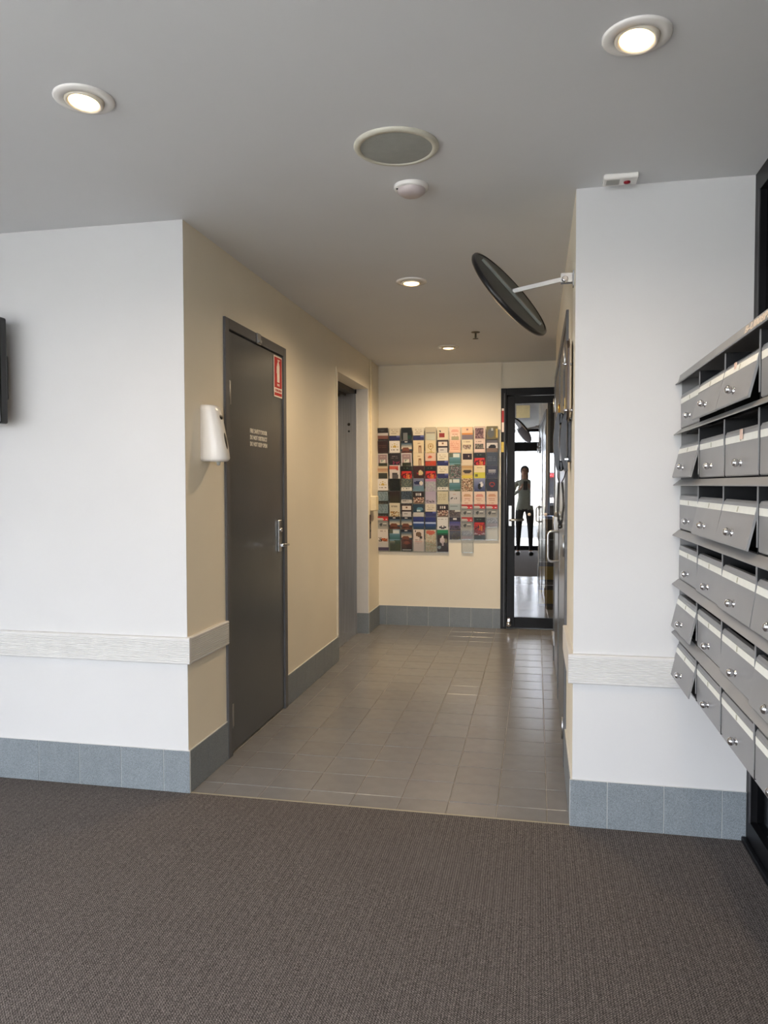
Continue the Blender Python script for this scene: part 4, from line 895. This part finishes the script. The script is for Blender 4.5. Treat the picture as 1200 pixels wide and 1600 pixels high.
# ================================================================ OUTSIDE
struct('floor_outside', MB().box(-14, 10, -5.2, YS - .06, -.12, -.02), conc_m)
struct('floor_street', MB().box(-20, 16, -13, -5.2, -.22, -.12), road_m)
struct('floor_side', MB().box(-14, XO - .12, YS - .06, 8, -.12, -.02), conc_m)
struct('ceiling_awning', MB().box(XO, 3, -2.6, YS - .06, 2.42, 2.55), facade_m)
bl = empty('garden_wall', (-4, -14, 0), 'low cream wall with arched panels across the street, mirrored in the glass door', 'wall')
part('wall', MB().box(-14, 8, -14.3, -14, -.2, 1.25), facade_m, bl)
part('coping', MB().box(-14, 8, -14.35, -13.95, 1.25, 1.33, .01), sign_w, bl)
for k in range(7):
    x = -10 + k * 2.4
    pr = [(x, 0), (x + 1.3, 0), (x + 1.3, .5)] + [(x + .65 + .65 * math.cos(a * PI / 8), .5 + .45 * math.sin(a * PI / 8)) for a in range(1, 8)] + [(x, .5)]
    part('arch', MB().prism(pr, 'y', -13.99, -13.9), mat('arch_shade', (176, 168, 158), .7), bl)
vh = empty('parked_van', (2.0, 14, 0), 'dark van with a red roof band seen through the glass door and rear window', 'van')
vx0, vx1, vy0, vy1 = .12, 4.2, 13.6, 15.3
part('body', MB().prism([(vx0, .45), (vx1, .45), (vx1, 1.0), (vx1 - .25, 1.08), (vx1 - .8, 1.50), (vx0 + .06, 1.52), (vx0, 1.42)], 'y', vy0, vy1), mat('van_paint', (44, 44, 48), .25), vh)
part('roof_band', MB().box(vx0 - .01, vx1 - .9, vy0 - .012, vy1 + .01, 1.43, 1.50), red_m, vh)
part('side_stripe', MB().box(vx0 - .01, vx1 - .05, vy0 - .012, vy0, .98, 1.07), sign_w, vh)
for wx in (vx0 + .75, vx1 - .8):
    for wy in (vy0 + .08, vy1 - .08): part('wheel', MB().lathe([(0, .11), (.2, .11), (.33, .08), (.34, 0), (.34, -.11), (0, -.11)], (wx, wy, .34), (0, 1, 0), 28), black_pl, vh)

# ================================================================ PERSON TAKING THE PHOTOGRAPH
def person():
    px, py = -.01, -.36
    V = []; Ed = []; Rd = []
    def v(x, y, z, r, parent=None):
        V.append((x, y, z)); Rd.append(r if isinstance(r, tuple) else (r, r))
        if parent is not None: Ed.append((parent, len(V) - 1))
        return len(V) - 1
    pel = v(px, py, .93, (.135, .105)); wst = v(px, py + .005, 1.06, (.120, .090), pel); chs = v(px, py, 1.24, (.140, .105), wst)
    ush = v(px, py - .005, 1.34, (.095, .075), chs); nk = v(px, py + .005, 1.405, .048, ush); nk2 = v(px, py + .012, 1.45, .050, nk)
    hd = v(px, py + .018, 1.52, (.070, .085), nk2); hd2 = v(px, py + .012, 1.575, (.066, .080), hd); v(px, py + .006, 1.615, (.04, .05), hd2)
    for s in (-1, 1):
        hip = v(px + s * .085, py, .86, (.090, .090), pel)
        kn_y = .03 if s > 0 else .0
        th = v(px + s * .10, py + .015, .68, .076, hip); kn = v(px + s * .105, py + kn_y, .48, .054, th)
        cf = v(px + s * .11, py + kn_y - .02, .34, .050, kn); ank = v(px + s * .115, py - .02 + kn_y, .10, .033, cf)
        he = v(px + s * .115, py - .02 + kn_y, .055, .034, ank); v(px + s * .125, py + .10 + kn_y, .035, .028, he)
        sh = v(px + s * .165, py - .01, 1.325, .052, ush)
        hx = .0 + s * .058
        el = v(px + s * .235, py + .07, 1.10, .038, sh); fa = v((px + s * .235) * .45 + hx * .55, py + .17, 1.17, .031, el)
        wr = v(hx + s * .018, -.115, 1.245, .023, fa); pm = v(hx + s * .006, -.082, 1.275, (.026, .017), wr)
        for q, (dz, ln, cur) in enumerate(((.030, .034, .5), (.012, .038, .6), (-.006, .036, .7), (-.022, .028, .8))):
            a = v(hx + s * .004, -.058, 1.278 + dz, .0085, pm); b = v(hx + s * -.004, -.046, 1.282 + dz, .0078, a); v(hx - s * .016, -.0445, 1.283 + dz, .0070, b)
        a = v(hx - s * .010, -.080, 1.300, .0100, pm); v(hx - s * .030, -.066, 1.318, .0085, a)
    me = bpy.data.meshes.new('person_body'); me.from_pydata(V, Ed, [])
    o = bpy.data.objects.new('person_body', me); C.objects.link(o)
    md = o.modifiers.new('skin', 'SKIN'); md.use_smooth_shade = True
    for i, sv in enumerate(me.skin_vertices[0].data): sv.radius = Rd[i]; sv.use_root = (i == 0)
    ss = o.modifiers.new('sub', 'SUBSURF'); ss.levels = 2; ss.render_levels = 2
    bpy.context.view_layer.update()
    m2 = bpy.data.meshes.new_from_object(o.evaluated_get(bpy.context.evaluated_depsgraph_get()))
    bpy.data.objects.remove(o, do_unlink=True)
    root = empty('person', (px, py, 0), 'person in a pale top and black leggings holding a phone, mirrored in the glass door', 'person')
    m2.materials.clear()
    for mm in (mat('skin', (190, 140, 112), .5), mat('pale_top', (176, 180, 168), .8), mat('black_leggings', (20, 20, 23), .7)): m2.materials.append(mm)
    # face: pull a nose and chin, sink eye sockets
    for vt in m2.vertices:
        p = vt.co
        if p.z > 1.45 and p.y > py + .06:
            for (cx, cz, rad, dy) in ((0, 1.535, .014, .018), (0, 1.485, .02, .008), (-.028, 1.556, .014, -.006), (.028, 1.556, .014, -.006), (0, 1.508, .016, .004)):
                d = math.hypot(p.x - px - cx, p.z - cz)
                if d < rad * 1.6: p.y += dy * max(0, 1 - d / (rad * 1.6))
    for p in m2.polygons:
        c = p.center; p.use_smooth = True
        hand = c.y > -.135 and c.z > 1.15
        p.material_index = 0 if (c.z > 1.40 or hand or c.z < .09) else (2 if c.z < .84 else 1)
    body = bpy.data.objects.new('body', m2); C.objects.link(body); body.parent = root; body.matrix_parent_inverse = Matrix.Translation(-root.location)
    hair = MB()
    bmesh.ops.create_uvsphere(hair.bm, u_segments=24, v_segments=16, radius=1.0, matrix=Matrix.Translation((px, py - .012, 1.565)) @ Matrix.Diagonal((.082, .092, .090, 1)))
    kill = [q for q in hair.bm.verts if q.co.y > py + .055 and q.co.z < 1.60]
    bmesh.ops.delete(hair.bm, geom=kill, context='VERTS')
    for f in hair.bm.faces: f.smooth = True
    hair.box(px - .07, px + .07, py - .085, py - .02, 1.36, 1.55, .03, 3)
    part('hair', hair, mat('dark_hair', (40, 30, 26), .6), root)
    for s in (-1, 1):
        ky = .03 if s > 0 else 0
        part('shoe', MB().box(px + s * .118 - .042, px + s * .118 + .042, py - .075 + ky, py + .155 + ky, .0025, .075, .028, 3), black_pl, root)
        part('ear', MB().lathe([(0, .006), (.7, .004), (1, 0), (.6, -.004)], (px + s * .076, py + .01, 1.54), (s, 0, 0), 12, sx=.020, sy=.012), mat('skin', None), root)
        part('eye', MB().lathe([(0, .004), (.008, .002), (.010, 0)], (px + s * .028, py + .093, 1.556), (0, 1, 0), 12), mat('eye_dark', (40, 34, 30), .3), root)
    ml = part('mouth', MB().lathe([(0, .003), (.8, .002), (1, 0)], (px, py + .096, 1.508), (0, 1, 0), 12, sx=.005, sy=.020), mat('lips', (150, 80, 76), .5), root)
    phn = empty('smartphone', (0, -.03, 1.22), 'black phone held up by the person mirrored in the glass door', 'phone')
    part('case', MB().box(-.038, .038, -.044, -.035, 1.205, 1.365, .004, 2), black_pl, phn)
    part('screen', MB().box(-.035, .035, -.0446, -.0438, 1.212, 1.358), mat('phone_screen', (16, 20, 30), .1), phn)
person()
